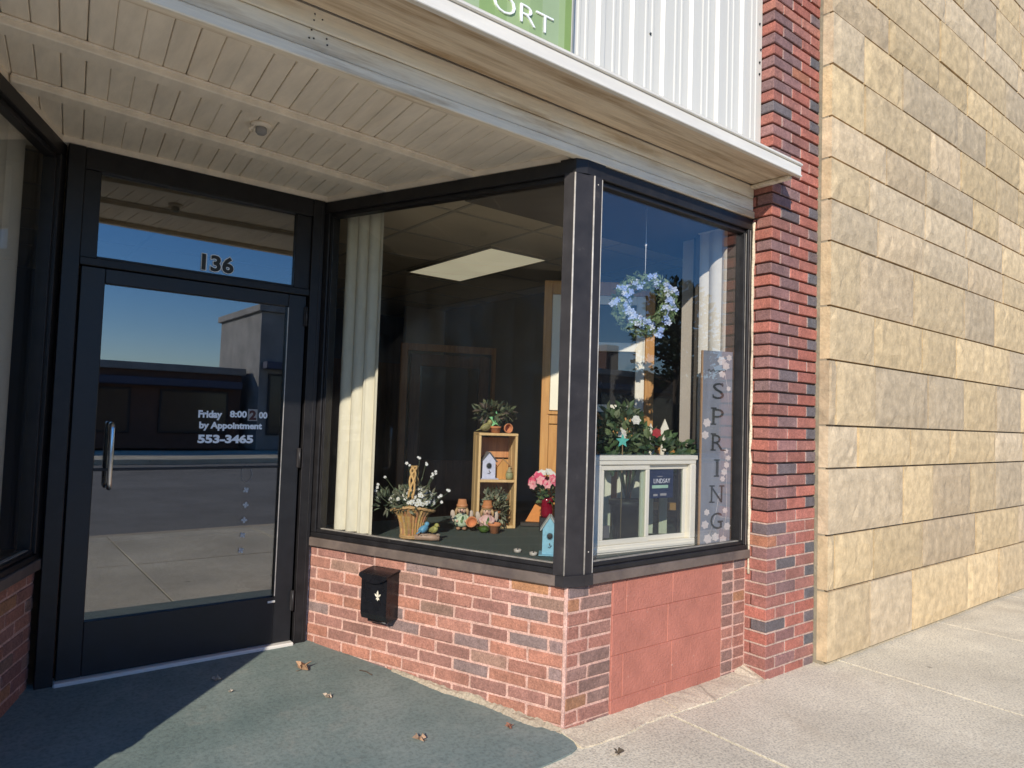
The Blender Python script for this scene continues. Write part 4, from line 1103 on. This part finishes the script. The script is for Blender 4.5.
# ---- bird helper
def bird(parent, base, ang, s, colb, colw):
    f = yawfr(base, ang)
    g_ = math.pi / 4
    body = Fr(f.p(0, 0, .036 * s), f.u * math.cos(.5) + V((0, 0, math.sin(.5))), f.n, V((0, 0, math.cos(.5))) - f.u * math.sin(.5))
    mb = MB()
    mb.ell(body, .036 * s, .023 * s, .024 * s, 14, 10, colb)
    mb.ell(Fr(f.p(.024 * s, 0, .066 * s), f.u, f.n), .0175 * s, .0165 * s, .0165 * s, 12, 8, colb)
    mb.tube([f.p(-.02 * s, 0, .03 * s), f.p(-.045 * s, 0, .018 * s), f.p(-.066 * s, 0, .01 * s)], [.013 * s, .009 * s, .005 * s], 8, colw, True, .5)
    b = mb.build('bird', M['paintcol'], parent)
    for sd_ in (-1, 1):
        w = MB(); w.ell(Fr(f.p(-.008 * s, sd_ * .02 * s, .036 * s), f.u * .85 + V((0, 0, .5)), f.n, V((0, 0, .85)) - f.u * .5), .03 * s, .006 * s, .015 * s, 10, 6, colw); w.build('wing', M['paintcol'], b)
    w = MB(); w.tube([f.p(.038 * s, 0, .066 * s), f.p(.053 * s, 0, .062 * s)], [.006 * s, .0005], 6, (.35, .25, .08)); w.build('beak', M['paintcol'], b)
    for sd_ in (-1, 1):
        w = MB(); w.ell(Fr(f.p(.032 * s, sd_ * .013 * s, .071 * s), f.u, f.n), .0025 * s, .0025 * s, .0025 * s, 6, 4, (.01, .01, .01)); w.build('eye', M['paintcol'], b)
    return b
bb = V((-0.142, 0.985, PZ))
bd = thing('bird_figurine', 'blue and olive bird figurine on a log in front of the wicker basket', 'figurine', bb)
lf = yawfr(bb, R(-40))
mb = MB(); mb.tube([lf.p(-.07, 0, .016), lf.p(-.03, .002, .02), lf.p(.02, -.002, .018), lf.p(.066, .002, .017)], [.016, .02, .019, .017], 10, (.36, .24, .17))
for i in range(14): mb.flower(lf.p(rr.uniform(-.06, .06), rr.uniform(-.02, .02), .033), (0, -.3, 1), .012, (.5, .38, .3), None, 4, rr)
mb.build('log', M['paintcol'], bd, False)
bird(bd, lf.p(-.02, 0, .034), R(10), .82, (.12, .32, .48), (.09, .26, .42))
bird(bd, lf.p(.036, 0, .034), R(-80), .8, (.34, .33, .1), (.26, .25, .08))

# ---- pot-hat gnomes
def gnome(base, ang, label, dress, hat):
    t = thing('gnome_figurine', label, 'figurine', base, 'pot hat garden figurines')
    f = yawfr(base, ang)
    mb = MB()
    mb.lathe(f, [(.0, .022), (.034, .022), (.043, .035), (.044, .05), (.036, .075), (.027, .092), (.018, .1), (.0, .102)], 16, dress)
    mb.build('dress', M['paintcol'], t)
    mb = MB()
    for sx in (-1, 1):
        mb.ell(f.at(sx * .018, -.012, .012), .015, .022, .012, 10, 6, (.36, .2, .12)); mb.tube([f.p(sx * .017, 0, .012), f.p(sx * .017, 0, .03)], .01, 8, (.6, .45, .35))
    mb.build('boots', M['paintcol'], t)
    mb = MB()
    for sx in (-1, 1):
        mb.tube([f.p(sx * .024, 0, .09), f.p(sx * .043, -.012, .068), f.p(sx * .03, -.036, .058)], [.011, .011, .009], 8, dress)
        mb.ell(f.at(sx * .026, -.04, .058), .009, .009, .009, 8, 6, (.6, .4, .3))
    mb.build('arms', M['paintcol'], t)
    for sx in (-1, 1):
        mb = MB(); mb.ell(Fr(f.p(sx * .052, .022, .08), f.u * .8 + V((0, 0, .6 * sx)), f.n), .024, .006, .035, 10, 6, (.45, .37, .31)); mb.build('wing', M['paintcol'], t)
    mb = MB(); mb.ell(f.at(0, 0, .122), .028, .027, .027, 14, 10, (.62, .42, .32)); mb.ell(f.at(0, -.028, .119), .006, .007, .006, 8, 6, (.62, .36, .28))
    h = mb.build('head', M['paintcol'], t)
    e = MB()
    for sx in (-1, 1): e.ell(f.at(sx * .010, -.0245, .126), .003, .003, .004, 6, 4, (.02, .02, .02))
    e.tube([f.p(-.008, -.0255, .111), f.p(0, -.027, .109), f.p(.008, -.0255, .111)], .0014, 5, (.3, .08, .06))
    e.build('face', M['paintcol'], h)
    e = MB()
    for sx in (-1, 1):
        e.tube([f.p(sx * .024, -.006, .135), f.p(sx * .034, -.008, .115), f.p(sx * .036, -.01, .09)], [.009, .01, .005], 8, (.4, .26, .13))
    e.tube([f.p(.028 * math.cos(t * .36), .027 * math.sin(t * .36), .138) for t in range(18)], .007, 6, (.4, .26, .13))
    e.build('hair', M['paintcol'], h)
    mb = MB(); mb.lathe(f, [(.034, .14), (.034, .154), (.029, .155), (.024, .186), (.0, .186)], 18, hat); mb.build('pot_hat', M['paintcol'], t)
    mb = MB(); mb.leaf(f.p(0, -.045, .06), (.3, -.2, 1), (0, -1, 0), .035, .018, (.06, .16, .05)); mb.flower(f.p(0, -.05, .06), (0, -1, .2), .012, (.2, .3, .12), None, 5, rr); mb.build('posy', M['paintcol'], t, False)
    return t
gnome((0.232, 1.205, PZ), R(-36), 'pale green figurine with a clay pot hat nearer the basket', (.42, .5, .36), (.5, .22, .1))
gnome((0.338, 1.09, PZ), R(-36), 'pink figurine with a clay pot hat in front of the crate', (.55, .36, .34), (.46, .19, .08))

# ---- pots and moss ball at the figurines' feet
def pot(name, base, s, label, tilt=None, mat=None):
    f = Fr(base, (1, 0, 0), (0, 1, 0)) if tilt is None else tilt
    mb = MB(); mb.lathe(f, [(.0, 0), (.028 * s, 0), (.037 * s, .045 * s), (.043 * s, .046 * s), (.043 * s, .062 * s), (.037 * s, .062 * s), (.034 * s, .048 * s), (.026 * s, .008 * s), (0, .008 * s)], 20)
    return tag(mb.build(name, mat or M['terra']), label, 'flower pot')
pot('flower_pot', (0.345, 1.02, PZ), .95, 'upright terracotta pot beside the moss ball', None)
tf = Fr((0.275, 1.14, PZ + .036), (.45, .3, .8), (-.55, .83, 0), (-.68, -.5, .5)); tf.u = tf.n.cross(tf.w).normalized(); tf.n = tf.w.cross(tf.u)
pot('flower_pot', None, .8, 'terracotta pot lying on its side between the two pot hat figurines', tf)
mb = MB(); rr = random.Random(5)
mb.ell(Fr((0.298, 1.06, PZ + .02), (1, 0, 0), (0, 1, 0)), .032, .03, .022, 14, 8, (.07, .14, .02))
for i in range(70):
    d = V((rr.gauss(0, 1), rr.gauss(0, 1), abs(rr.gauss(0, 1)))).normalized(); mb.leaf(V((0.298, 1.06, PZ + .02)) + V((d.x * .031, d.y * .029, d.z * .021)), d, (0, 0, 1), .012, .006, (.1, .2, .03))
tag(mb.build('moss_ball', M['leafy'], None, False), 'small bright green moss ball on the carpet before the crate', 'ornament')

# ---- pine crate used as a shelf
cu = V((.906, -.423, 0)).normalized(); cd_ = V((.423, .906, 0)).normalized()
CF = Fr((0.338, 1.2, PZ), cu, cd_)
cr = thing('wooden_crate', 'tall pale pine crate with a middle shelf standing on end in the display', 'crate', CF.p(.115, .09, 0))
CW, CD, CH = .25, .2, .592
t = .016
mb = MB(); mb.box(CF, 0, t, .0, CD * .47, 0, CH - t, .002); mb.box(CF, 0, t, CD * .53, CD, 0, CH - t, .002); mb.build('side_panel', M['pine_pale'], cr)
mb = MB(); mb.box(CF, CW - t, CW, 0, CD * .47, 0, CH - t, .002); mb.box(CF, CW - t, CW, CD * .53, CD, 0, CH - t, .002); mb.build('side_panel', M['pine_pale'], cr)
mb = MB(); mb.box(CF, 0, CW, -.004, CD, CH - t, CH, .002); mb.build('top_panel', M['pine_pale'], cr)
mb = MB(); mb.box(CF, t, CW - t, 0, CD, 0, .018, .002); mb.build('bottom_panel', M['pine_pale'], cr)
mb = MB(); mb.box(CF, t, CW - t, 0.002, CD, .285, .301, .002); mb.build('shelf', M['pine_pale'], cr)
mb = MB()
for z0, z1 in ((.03, .13), (.14, .27), (.31, .42), (.43, .56)): mb.box(CF, t, CW - t, CD - .006, CD, z0, z1, .001)
mb.build('back_slats', M['trimwood'], cr)

# birdhouses
def birdhouse(f, w, d, h, label, col, roofc, loc, eye=True):
    tt = thing('birdhouse', label, 'birdhouse', loc)
    mb = MB(); hh = h * .68
    pts = [(-w / 2, 0), (w / 2, 0), (w / 2 * .98, hh), (0, h), (-w / 2 * .98, hh)]
    vs = [f.p(a, b, c) for b in (0, d) for a, c in pts]
    mb.add(vs, [[i, (i + 1) % 5, 5 + (i + 1) % 5, 5 + i] for i in range(5)] + [list(range(5)), list(range(5, 10))], col)
    mb.box(f, -w * .72, w * .72, -.02, d + .004, -.006, 0.0, .001, tuple(x * .9 for x in col))
    mb.build('house_body', M['paintcol'], tt)
    for sx in (-1, 1):
        dx, dz = w / 2, h - hh; L_ = math.hypot(dx, dz)
        rf = Fr(f.p(0, -.008, h + .004), f.u * sx * dx + V((0, 0, -dz)), f.n, V((0, 0, dx)) + f.u * sx * dz)
        mb = MB()
        for q in range(5):
            mb.box(rf, 0.0, L_ * 1.22, q * (d + .014) / 5 + .0008, (q + 1) * (d + .014) / 5 - .0008, 0, .006, .001, tuple(x * (1.0 if q % 2 else .8) for x in roofc))
        mb.build('roof_panel', M['paintcol'], tt)
    k_ = Fr(f.p(0, -.001, hh * .72), f.u, V((0, 0, 1)), f.n)
    mb = MB(); mb.ell(k_, w * .17, w * .19, .0015, 16, 6, (.01, .012, .015)); hl = mb.build('entrance_hole', M['paintcol'], tt)
    mb = MB(); mb.tube([k_.p(w * .2 * math.cos(q * math.pi / 10), w * .22 * math.sin(q * math.pi / 10), 0) for q in range(21)], .0022, 5, tuple(x * .45 for x in col)); mb.build('hole_ring', M['paintcol'], hl)
    mb = MB(); mb.tube([f.p(-w * .1, -.002, hh * .3), f.p(0, -.003, hh * .26), f.p(w * .14, -.002, hh * .36)], .002, 5, (.02, .03, .05)); mb.build('painted_mark', M['paintcol'], tt)
    mb = MB(); mb.tube([f.p(0, 0, hh * .43), f.p(0, -.022, hh * .43)], .0025, 6, (.15, .1, .06)); mb.build('perch', M['paintcol'], tt)
SHZ = PZ + .302
bh_f = Fr(CF.p(.078, .045, .307), cu, cd_)
birdhouse(bh_f, .084, .07, .158, 'pale lavender birdhouse with a grey roof on the crate shelf', (.5, .52, .66), (.16, .15, .15), bh_f.p(0, .03, 0))
blu = yawfr((0.180, 0.335, PZ + .007), R(-42))
birdhouse(blu, .075, .09, .185, 'bright blue birdhouse with a plank roof at the window corner', (.2, .43, .55), (.42, .46, .44), blu.p(0, .04, 0))
# little yellow wooden house block + jar on the shelf
hb_ = Fr(CF.p(.155, .06, .3015), cu, cd_)
t_ = thing('wooden_block', 'plain pale wood panel with slanted top behind the birdhouse on the shelf', 'ornament', hb_.p(.02, 0, 0))
mb = MB(); vs = [hb_.p(a, b, c) for b in (0, .03) for a, c in ((-.02, 0), (.05, 0), (.05, .125), (.02, .125), (-.02, .07))]
mb.add(vs, [[i, (i + 1) % 5, 5 + (i + 1) % 5, 5 + i] for i in range(5)] + [list(range(5)), list(range(5, 10))]); mb.build('block_face', M['pine'], t_)
mb = MB(); dfr_ = Fr(hb_.p(-.03, -.004, .075), cu * .62 + V((0, 0, .78)) * -1, cd_); mb.box(Fr(hb_.p(.035, -.003, .11), cu * -.75 + V((0, 0, .66)), cd_), -.08, .03, -.002, .004, -.004, .004, .001, (.3, .18, .08)); mb.build('slanted_strip', M['paintcol'], t_)
jr = Fr(CF.p(.208, .035, .3015), cu, cd_)
t_ = thing('small_jar', 'small olive jar with a round lid beside the wood panel on the shelf', 'jar', jr.p(0, 0, 0))
mb = MB(); mb.lathe(jr, [(0, 0), (.02, 0), (.024, .015), (.024, .035), (.018, .045), (0, .045)], 14, (.24, .25, .13)); mb.build('jar_body', M['paintcol'], t_)
mb = MB(); mb.lathe(jr, [(.02, .0455), (.02, .053), (.012, .06), (.008, .07), (.01, .075), (0, .08)], 12, (.3, .26, .15)); mb.build('jar_lid', M['paintcol'], t_)

# ivy plant in the lower half of the crate
rr = random.Random(21)
t_ = thing('potted_plant', 'variegated grey green plant inside the lower half of the crate', 'plant', CF.p(.12, .08, .02))
mb = MB(); mb.lathe(CF.at(.125, .09, .019), [(0, 0), (.04, 0), (.052, .07), (.052, .08), (0, .08)], 16); mb.build('plant_pot', M['terra'], t_)
mb = MB()
bush(mb, CF.p(.125, .06, .135), .078, .06, .11, 260, .042, .018, GREY + [(.28, .3, .2)], rr, .4)
bush(mb, CF.p(.13, -.02, .09), .07, .04, .08, 110, .04, .018, GREY + [(.3, .32, .22)], rr, -.4)
mb.build('foliage', M['leafy'], t_, False)
# plant on top of the crate
TP = CF.at(.11, .08, CH)
t_ = thing('potted_plant', 'dark leaved spreading plant on top of the pine crate', 'plant', TP.p(0, 0, 0))
mb = MB(); mb.lathe(TP.at(0, .03, .0005), [(0, 0), (.036, 0), (.046, .06), (.046, .07), (0, .07)], 16); mb.build('plant_pot', M['terra'], t_)
mb = MB(); bush(mb, TP.p(0, .02, .125), .125, .085, .05, 240, .06, .022, [(.05, .075, .04), (.08, .1, .05), (.11, .08, .06), (.14, .15, .08)], rr, .0)
for g in range(9):
    a = g * .7; mb.tube([TP.p(0, .03, .06), TP.p(.05 * math.cos(a), .03 + .04 * math.sin(a), .12), TP.p(.12 * math.cos(a), .03 + .08 * math.sin(a), .12)], .002, 4, (.1, .1, .05))
mb.build('foliage', M['leafy'], t_, False)
# green star, bird, tipped pot in front of it
t_ = thing('star_ornament', 'green five pointed star standing in a clay pot on the crate top', 'ornament', TP.p(.0, -.045, 0))
sf = Fr(TP.p(.0, -.045, .083), cu, V((0, 0, 1)), -cd_)
mb = MB(); mb.prism(sf, [((.048 if i % 2 == 0 else .023) * math.sin(i * math.pi / 5), (.055 if i % 2 == 0 else .025) * math.cos(i * math.pi / 5)) for i in range(10)], -.005, .005, (.2, .52, .24)); mb.build('star', M['paintcol'], t_)
mb = MB(); mb.lathe(TP.at(.0, -.045, .0005), [(0, 0), (.026, 0), (.032, .03), (.036, .031), (.036, .042), (0, .042)], 16); mb.build('clay_pot', M['terra'], t_)
bt = TP.p(-.062, -.05, .001)
t_ = thing('bird_ornament', 'olive bird ornament beside the green star on the crate', 'figurine', bt)
bird(t_, bt, R(-20), 1.0, (.28, .26, .1), (.2, .18, .07))
tf = Fr(TP.p(.068, -.02, .032), cu, V((0, 0, 1)), -cd_ * .95 + cu * .3); tf.u = tf.n.cross(tf.w).normalized(); tf.n = tf.w.cross(tf.u)
pot('flower_pot', None, .72, 'small terracotta pot tipped towards the glass on the crate top', tf)

# ---- pink flowers in a red vase, orange ornament behind
vb = V((0.70, 0.955, PZ))
vf = yawfr(vb, R(-40))
# the vase stands on a small dark box
t_ = thing('display_block', 'dark display block under the red vase', 'block', vb)
mb = MB(); mb.box(vf, -.045, .045, -.045, .045, 0, .082, .003); mb.build('block_body', M['black'], t_)
t_ = thing('flower_vase', 'ruby red glass vase holding pink and white flowers', 'vase', vb + V((0, 0, .082)))
mb = MB(); mb.lathe(vf.at(0, 0, .0825), [(0, 0), (.036, 0), (.038, .02), (.038, .1), (.042, .118), (.038, .118), (.033, .1), (.033, .01), (0, .01)], 18); mb.build('vase_body', M['redglass'], t_)
fl = thing('flower_bouquet', 'bunch of pink, white and orange silk flowers in the red vase', 'flowers', vb + V((0, 0, .19)))
mb = MB(); mf = MB(); rr = random.Random(6)
bush(mb, vf.p(.0, 0, .235), .065, .07, .07, 110, .05, .022, GREEN, rr, .4)
for i in range(46):
    d = V((rr.gauss(0, 1), rr.gauss(0, 1), abs(rr.gauss(.3, .9)))).normalized()
    p = vf.p(-.015, -.01, .28) + V((d.x * .095, d.y * .09, d.z * .088))
    c_ = (.8, .8, .76) if p.z > vb.z + .335 and rr.random() < .75 else rr.choice([(.78, .12, .22), (.82, .2, .3), (.7, .08, .18), (.85, .42, .45)])
    if p.z > vb.z + .32 and d.x > .3: c_ = (.8, .3, .05)
    for k_ in range(2): mf.flower(p, d + V((-.3, -.5, .1)), rr.uniform(.022, .034) * (1 - .3 * k_), c_, None, 6, rr)
mb.build('leaves', M['leafy'], fl, False); mf.build('blossoms', M['petal'], fl, False)
t_ = thing('orange_ornament', 'orange wooden wedge ornament leaning behind the red vase', 'ornament', (0.775, 1.13, PZ))
of = yawfr((0.775, 1.13, PZ), R(-40))
mb = MB(); mb.prism(Fr(of.O, of.u, V((0, 0, 1)), of.n), [(-.09, 0), (.06, 0), (.06, .17), (.0, .17)], 0, .03, (.62, .23, .05)); mb.build('wedge', M['paintcol'], t_)
mb = MB(); mb.box(of, -.11, .06, -.06, -.01, 0, .025, .003, (.03, .025, .02)); mb.build('foot', M['paintcol'], t_)
# tealights
tl = thing('tealight', 'small silver tea light on the carpet by the angled glass', 'candle', (0.098, 0.49, PZ), 'tea lights')
mb = MB(); mb.lathe(Fr((0.098, 0.49, PZ), (1, 0, 0), (0, 1, 0)), [(0, 0), (.019, 0), (.02, .015), (.018, .015), (.017, .011), (0, .011)], 16); mb.build('cup', M['alu'], tl)
mb = MB(); mb.tube([(0.098, 0.49, PZ + .01), (0.099, 0.49, PZ + .03)], .002, 5); mb.build('wick', M['ink'], tl)
c2 = tl.copy(); COL.objects.link(c2); c2.location = (0.118, 0.388, PZ)
for ch in list(tl.children):
    q = ch.copy(); COL.objects.link(q); q.parent = c2
tl['label'] = 'tea light further from the blue birdhouse'; c2['label'] = 'tea light between the other tea light and the blue birdhouse'

# ---- little picket fence behind the plant
FA, FB = V((0.72, 0.74, PZ)), V((1.26, 0.40, PZ))
u_ = FB - FA; FL = u_.length; PF = Fr(FA, u_, (u_.y, -u_.x, 0))
t_ = thing('picket_fence', 'small white picket fence standing behind the rose leaved plant', 'fence', PF.p(FL / 2, 0, 0))
k_ = 0.0; q = 0
while k_ < FL - .04:
    hp = .715 - .03 * (q % 2)
    mb = MB(); mb.prism(Fr(PF.p(k_, 0, 0), PF.u, V((0, 0, 1)), PF.n), [(0, .02), (.05, .02), (.05, hp - .06), (.025, hp), (0, hp - .06)], .0, .012)
    mb.build('picket', M['vinyl'], t_); k_ += .088; q += 1
for c in (.16, .5):
    mb = MB(); mb.box(PF, -.02, FL, -.02, -.0005, c, c + .045, .002); mb.build('fence_rail', M['pine'], t_)

# ---- leafy plant between sample window and slider
pb_ = V((0.93, 0.50, PZ))
t_ = thing('potted_plant', 'big green rose leaved plant behind the vinyl window sample', 'plant', pb_)
rr = random.Random(13)
mb = MB(); mb.lathe(Fr(pb_, (1, 0, 0), (0, 1, 0)), [(0, 0), (.08, 0), (.10, .2), (.11, .2), (.11, .23), (0, .23)], 18); mb.build('plant_pot', M['black'], t_)
mb = MB(); ux = V((.77, -.63, 0))
bush(mb, pb_ + V((-.04, .02, .62)), .15, .12, .17, 300, .065, .042, GREEN + [(.18, .22, .12)], rr, .3)
bush(mb, pb_ + ux * .2 + V((0, 0, .52)), .24, .12, .1, 200, .065, .04, GREEN, rr, .2)
bush(mb, pb_ - ux * .12 + V((0, 0, .5)), .12, .1, .1, 140, .065, .04, GREEN, rr, .2)
for g in range(8):
    a = g * .8; mb.tube([pb_ + V((0, 0, .2)), pb_ + V((.06 * math.cos(a), .06 * math.sin(a), .45)), pb_ + V((.13 * math.cos(a), .12 * math.sin(a), .66))], .004, 5, (.06, .1, .03))
mb.build('foliage', M['leafy'], t_, False)
mb = MB()
for a, c in ((-.06, .62), (.14, .63), (.02, .7)):
    p = pb_ + ux * a + V((-.08, -.1, c)); 
    for k_ in range(3): mb.flower(p + V((0, 0, k_ * .006)), (-.6, -.7, .3), .03 - .006 * k_, (.45, .03, .04) if a == .14 else (.78, .76, .68), None, 6, rr)
mb.build('blossoms', M['petal'], t_, False)
sp_ = pb_ + ux * -.05 + V((-.12, -.13, .58))
t_ = thing('star_pick', 'turquoise star on a stick among the rose leaves', 'ornament', (sp_.x, sp_.y, PZ))
mb = MB(); sf = Fr(sp_, ux, V((0, 0, 1)), V((-.63, -.77, 0))); mb.prism(sf, [((.04 if i % 2 == 0 else .018) * math.sin(i * math.pi / 5), (.04 if i % 2 == 0 else .018) * math.cos(i * math.pi / 5)) for i in range(10)], -.003, .003, (.08, .42, .34)); mb.build('star', M['paintcol'], t_)
mb = MB(); mb.tube([(sp_.x, sp_.y, PZ), (sp_.x, sp_.y, sp_.z - .015)], .003, 5, (.3, .2, .1)); mb.build('stick', M['paintcol'], t_)

# =============================================================== FALLEN LEAVES
rr = random.Random(77)
def dry_leaf(x, y, z, s, ang, label, col):
    mb = MB(); lobes = 5; pts = []
    for i in range(lobes * 2 + 1):
        g = R(-150 + 300 * i / (lobes * 2)); r_ = (1.0 if i % 2 == 0 else .42) * (1.1 - .35 * abs(i - lobes) / lobes) * s
        g2 = g + ang
        lift = abs(math.sin(g * 1.7 + s * 50)) * s * .75
        pts.append((x + r_ * math.cos(g2), y + r_ * math.sin(g2), z + .003 + lift))
    c_ = (x, y, z + .004)
    for a, b in zip(pts, pts[1:]):
        kk = rr.uniform(.7, 1.2); mid = (V(a) + V(b)) / 2 + V((0, 0, .002))
        mb.add([c_, a, mid, b], [[0, 1, 2, 3]], tuple(q * kk for q in col))
    mb.tube([c_, (x - s * .8 * math.cos(ang), y - s * .8 * math.sin(ang), z + .008)], .0014, 4, (.2, .12, .06))
    tag(mb.build('fallen_leaf', M['dryleaf'], None, False), label, 'leaf', 'dry leaves on the ground')
dry_leaf(-.77, 1.12, rz(1.12), .05, .4, 'largest curled brown leaf on the green ramp near the door', (.46, .27, .15))
dry_leaf(-.775, .78, rz(.78), .026, 1.9, 'small pale leaf in the middle of the green ramp', (.55, .42, .3))
dry_leaf(-1.16, 1.19, rz(1.19), .028, 2.8, 'pale crumpled leaf near the shadow by the door', (.5, .42, .33))
dry_leaf(-1.14, 1.04, rz(1.04), .014, .8, 'tiny leaf scrap beside the crumpled leaf', (.5, .42, .33))
dry_leaf(-.595, .245, rz(.245), .034, 2.2, 'curled brown leaf near the front edge of the ramp', (.45, .28, .17))
dry_leaf(-.2, .14, rz(.14), .024, 1.0, 'reddish leaf against the foot of the angled wall', (.3, .13, .08))
dry_leaf(.07, -.268, -.014, .028, .3, 'dark shrivelled leaf on the bare sidewalk', (.12, .09, .06))
mb = MB(); mb.tube([(-.52, .98, rz(.98) + .004), (-.5, .95, rz(.95) + .006), (-.49, .9, rz(.9) + .004)], .003, 5, (.05, .04, .03)); tag(mb.build('twig', M['bark'], None, False), 'short dark twig on the ramp near the wall', 'twig')

# =============================================================== ACROSS THE STREET (seen in the glass)
def far_building(name, label, x0, x1, y1, h, mat, nwin, dep=9.0, parapet=.25):
    t = thing(name, label, 'building', ((x0 + x1) / 2, y1 - dep / 2, 0))
    mb = MB(); mb.box(WD, x0, x1, y1 - dep, y1, -.02, h, .01); mb.build('wall', mat, t)
    mb = MB(); mb.box(WD, x0 - .12, x1 + .12, y1 - dep - .1, y1 + .14, h, h + parapet, .02); mb.build('parapet', M['plaster'], t)
    w = (x1 - x0) / nwin
    for i in range(nwin):
        a = x0 + i * w + w * .14; b = x0 + (i + 1) * w - w * .14
        mb = MB(); mb.box(WD, a, b, y1 + .01, y1 + .06, .5, min(2.7, h - .6), .01); win = mb.build('shop_window', M['bronze2'], t)
        mb = MB(); mb.box(WD, a + .08, b - .08, y1 + .062, y1 + .07, .58, min(2.62, h - .68), .003); mb.build('pane', M['farwin'], win)
    mb = MB(); mb.box(WD, x0 + .1, x1 - .1, y1 + .01, y1 + .5, min(2.85, h - .5), min(3.1, h - .25), .02); mb.build('awning', M['wall_dark'], t)
    return t
far_building('low_shop', 'low dark shop across the street beside the grey building', -16, 5.6, -20.5, 2.6, M['brickfar'], 7)
far_building('grey_building', 'grey plastered building across the street with a taller front', 5.9, 8.2, -19.5, 4.9, M['plaster'], 1, 5.0)
far_building('brick_shop', 'brown brick shop row across the street', 8.3, 19.5, -19.8, 3.2, M['brickfar'], 4)
bz = far_building('brick_shop', 'long brown brick shop with a chimney across the street', 19.6, 40, -19.6, 3.5, M['brickfar'], 6)
mb = MB(); mb.box(WD, 21.3, 22.1, -21.2, -20.4, 3.5, 5.0, .02); mb.build('chimney', M['brickfar'], bz)
def tree(x, y, h, rad, label, seed, n=1500):
    t = thing('street_tree', label, 'tree', (x, y, 0)); rr = random.Random(seed)
    mb = MB(); mb.tube([(x, y, 0), (x + .05, y, h * .3), (x - .05, y, h * .55), (x, y, h * .9)], [.2, .16, .1, .03], 8)
    for k_ in range(9):
        a = k_ * 2.4; z_ = h * (.3 + .06 * k_); mb.tube([(x, y, z_), (x + rad * .5 * math.cos(a), y + rad * .5 * math.sin(a), z_ + .5), (x + rad * .85 * math.cos(a), y + rad * .85 * math.sin(a), z_ + .8)], [.07, .05, .02], 6)
    mb.build('trunk', M['bark'], t)
    mb = MB()
    for c_ in range(26):
        a = rr.uniform(0, 6.28); z_ = rr.uniform(.3, 1); rr_ = rad * (1.15 - z_) * rr.uniform(.3, 1.1) + .1
        bush(mb, (x + rr_ * math.cos(a), y + rr_ * math.sin(a), h * (.15 + .83 * z_)), rad * .34, rad * .34, rad * .3, n // 26, .32, .16, [(.035, .06, .03), (.05, .08, .035), (.025, .045, .025)], rr, .2)
    mb.build('crown', M['leafy'], t, False)
tree(22.9, -17.6, 7.4, 2.6, 'dark green street tree before the long brick shop', 1, 3200)
tree(29.5, -17.8, 6.0, 1.9, 'shorter street tree at the far end of the long brick shop', 2)

# =============================================================== CAMERA, LIGHT, WORLD
cam = bpy.data.cameras.new('camera'); co = bpy.data.objects.new('camera', cam); COL.objects.link(co)
fw = V((0.61669, 0.78566, 0.04934)).normalized()
yaw, pit, rol = 0.66553, 0.04936, 0.03303
fw = V((math.sin(yaw) * math.cos(pit), math.cos(yaw) * math.cos(pit), math.sin(pit)))
rt = V((math.cos(yaw), -math.sin(yaw), 0)); up = rt.cross(fw)
r2 = rt * math.cos(rol) + up * math.sin(rol); u2 = up * math.cos(rol) - rt * math.sin(rol)
Mx = Matrix((r2, u2, -fw)).transposed().to_4x4(); Mx.translation = V((-2.1778, -2.3174, 1.3904))
co.matrix_world = Mx
cam.sensor_width = 36; cam.lens = 692.915 / 1024 * 36; cam.clip_end = 500; cam.clip_start = .05
scene.camera = co

EL = R(26.7); to_sun = V((-0.75 * math.cos(EL), -0.661 * math.cos(EL), math.sin(EL))).normalized()
sl = bpy.data.lights.new('sun', 'SUN'); sl.energy = 5.0; sl.angle = R(0.5); sl.color = (1.0, 0.93, 0.82)
so = bpy.data.objects.new('sun', sl); COL.objects.link(so)
so.rotation_euler = to_sun.to_track_quat('Z', 'Y').to_euler(); so.location = (-8, -8, 8)
w = bpy.data.worlds.new('World'); scene.world = w; w.use_nodes = True
nt = w.node_tree
sk = nt.nodes.new('ShaderNodeTexSky'); sk.sky_type = 'NISHITA'; sk.sun_disc = False
sk.sun_elevation = EL; sk.sun_rotation = math.atan2(to_sun.x, to_sun.y); sk.air_density = 1.0; sk.dust_density = 0.0; sk.ozone_density = 2.2
bg = nt.nodes['Background']; bg.inputs[1].default_value = 0.15
tn = nt.nodes.new('ShaderNodeMixRGB'); tn.blend_type = 'MULTIPLY'; tn.inputs[0].default_value = 1.0; tn.inputs[2].default_value = (0.9, 0.96, 1.2, 1)
hs = nt.nodes.new('ShaderNodeHueSaturation'); hs.inputs['Saturation'].default_value = 1.35; nt.links.new(sk.outputs[0], hs.inputs['Color'])
nt.links.new(hs.outputs[0], tn.inputs[1])
nt.links.new(tn.outputs[0], bg.inputs[0])
scene.view_settings.view_transform = 'Standard'; scene.view_settings.look = 'None'; scene.view_settings.exposure = 0
scene.render.engine = 'CYCLES'
cy = scene.cycles
cy.use_denoising = True; cy.max_bounces = 10; cy.diffuse_bounces = 5; cy.glossy_bounces = 5; cy.transparent_max_bounces = 24
cy.caustics_reflective = False; cy.caustics_refractive = False
cy.sample_clamp_indirect = 6
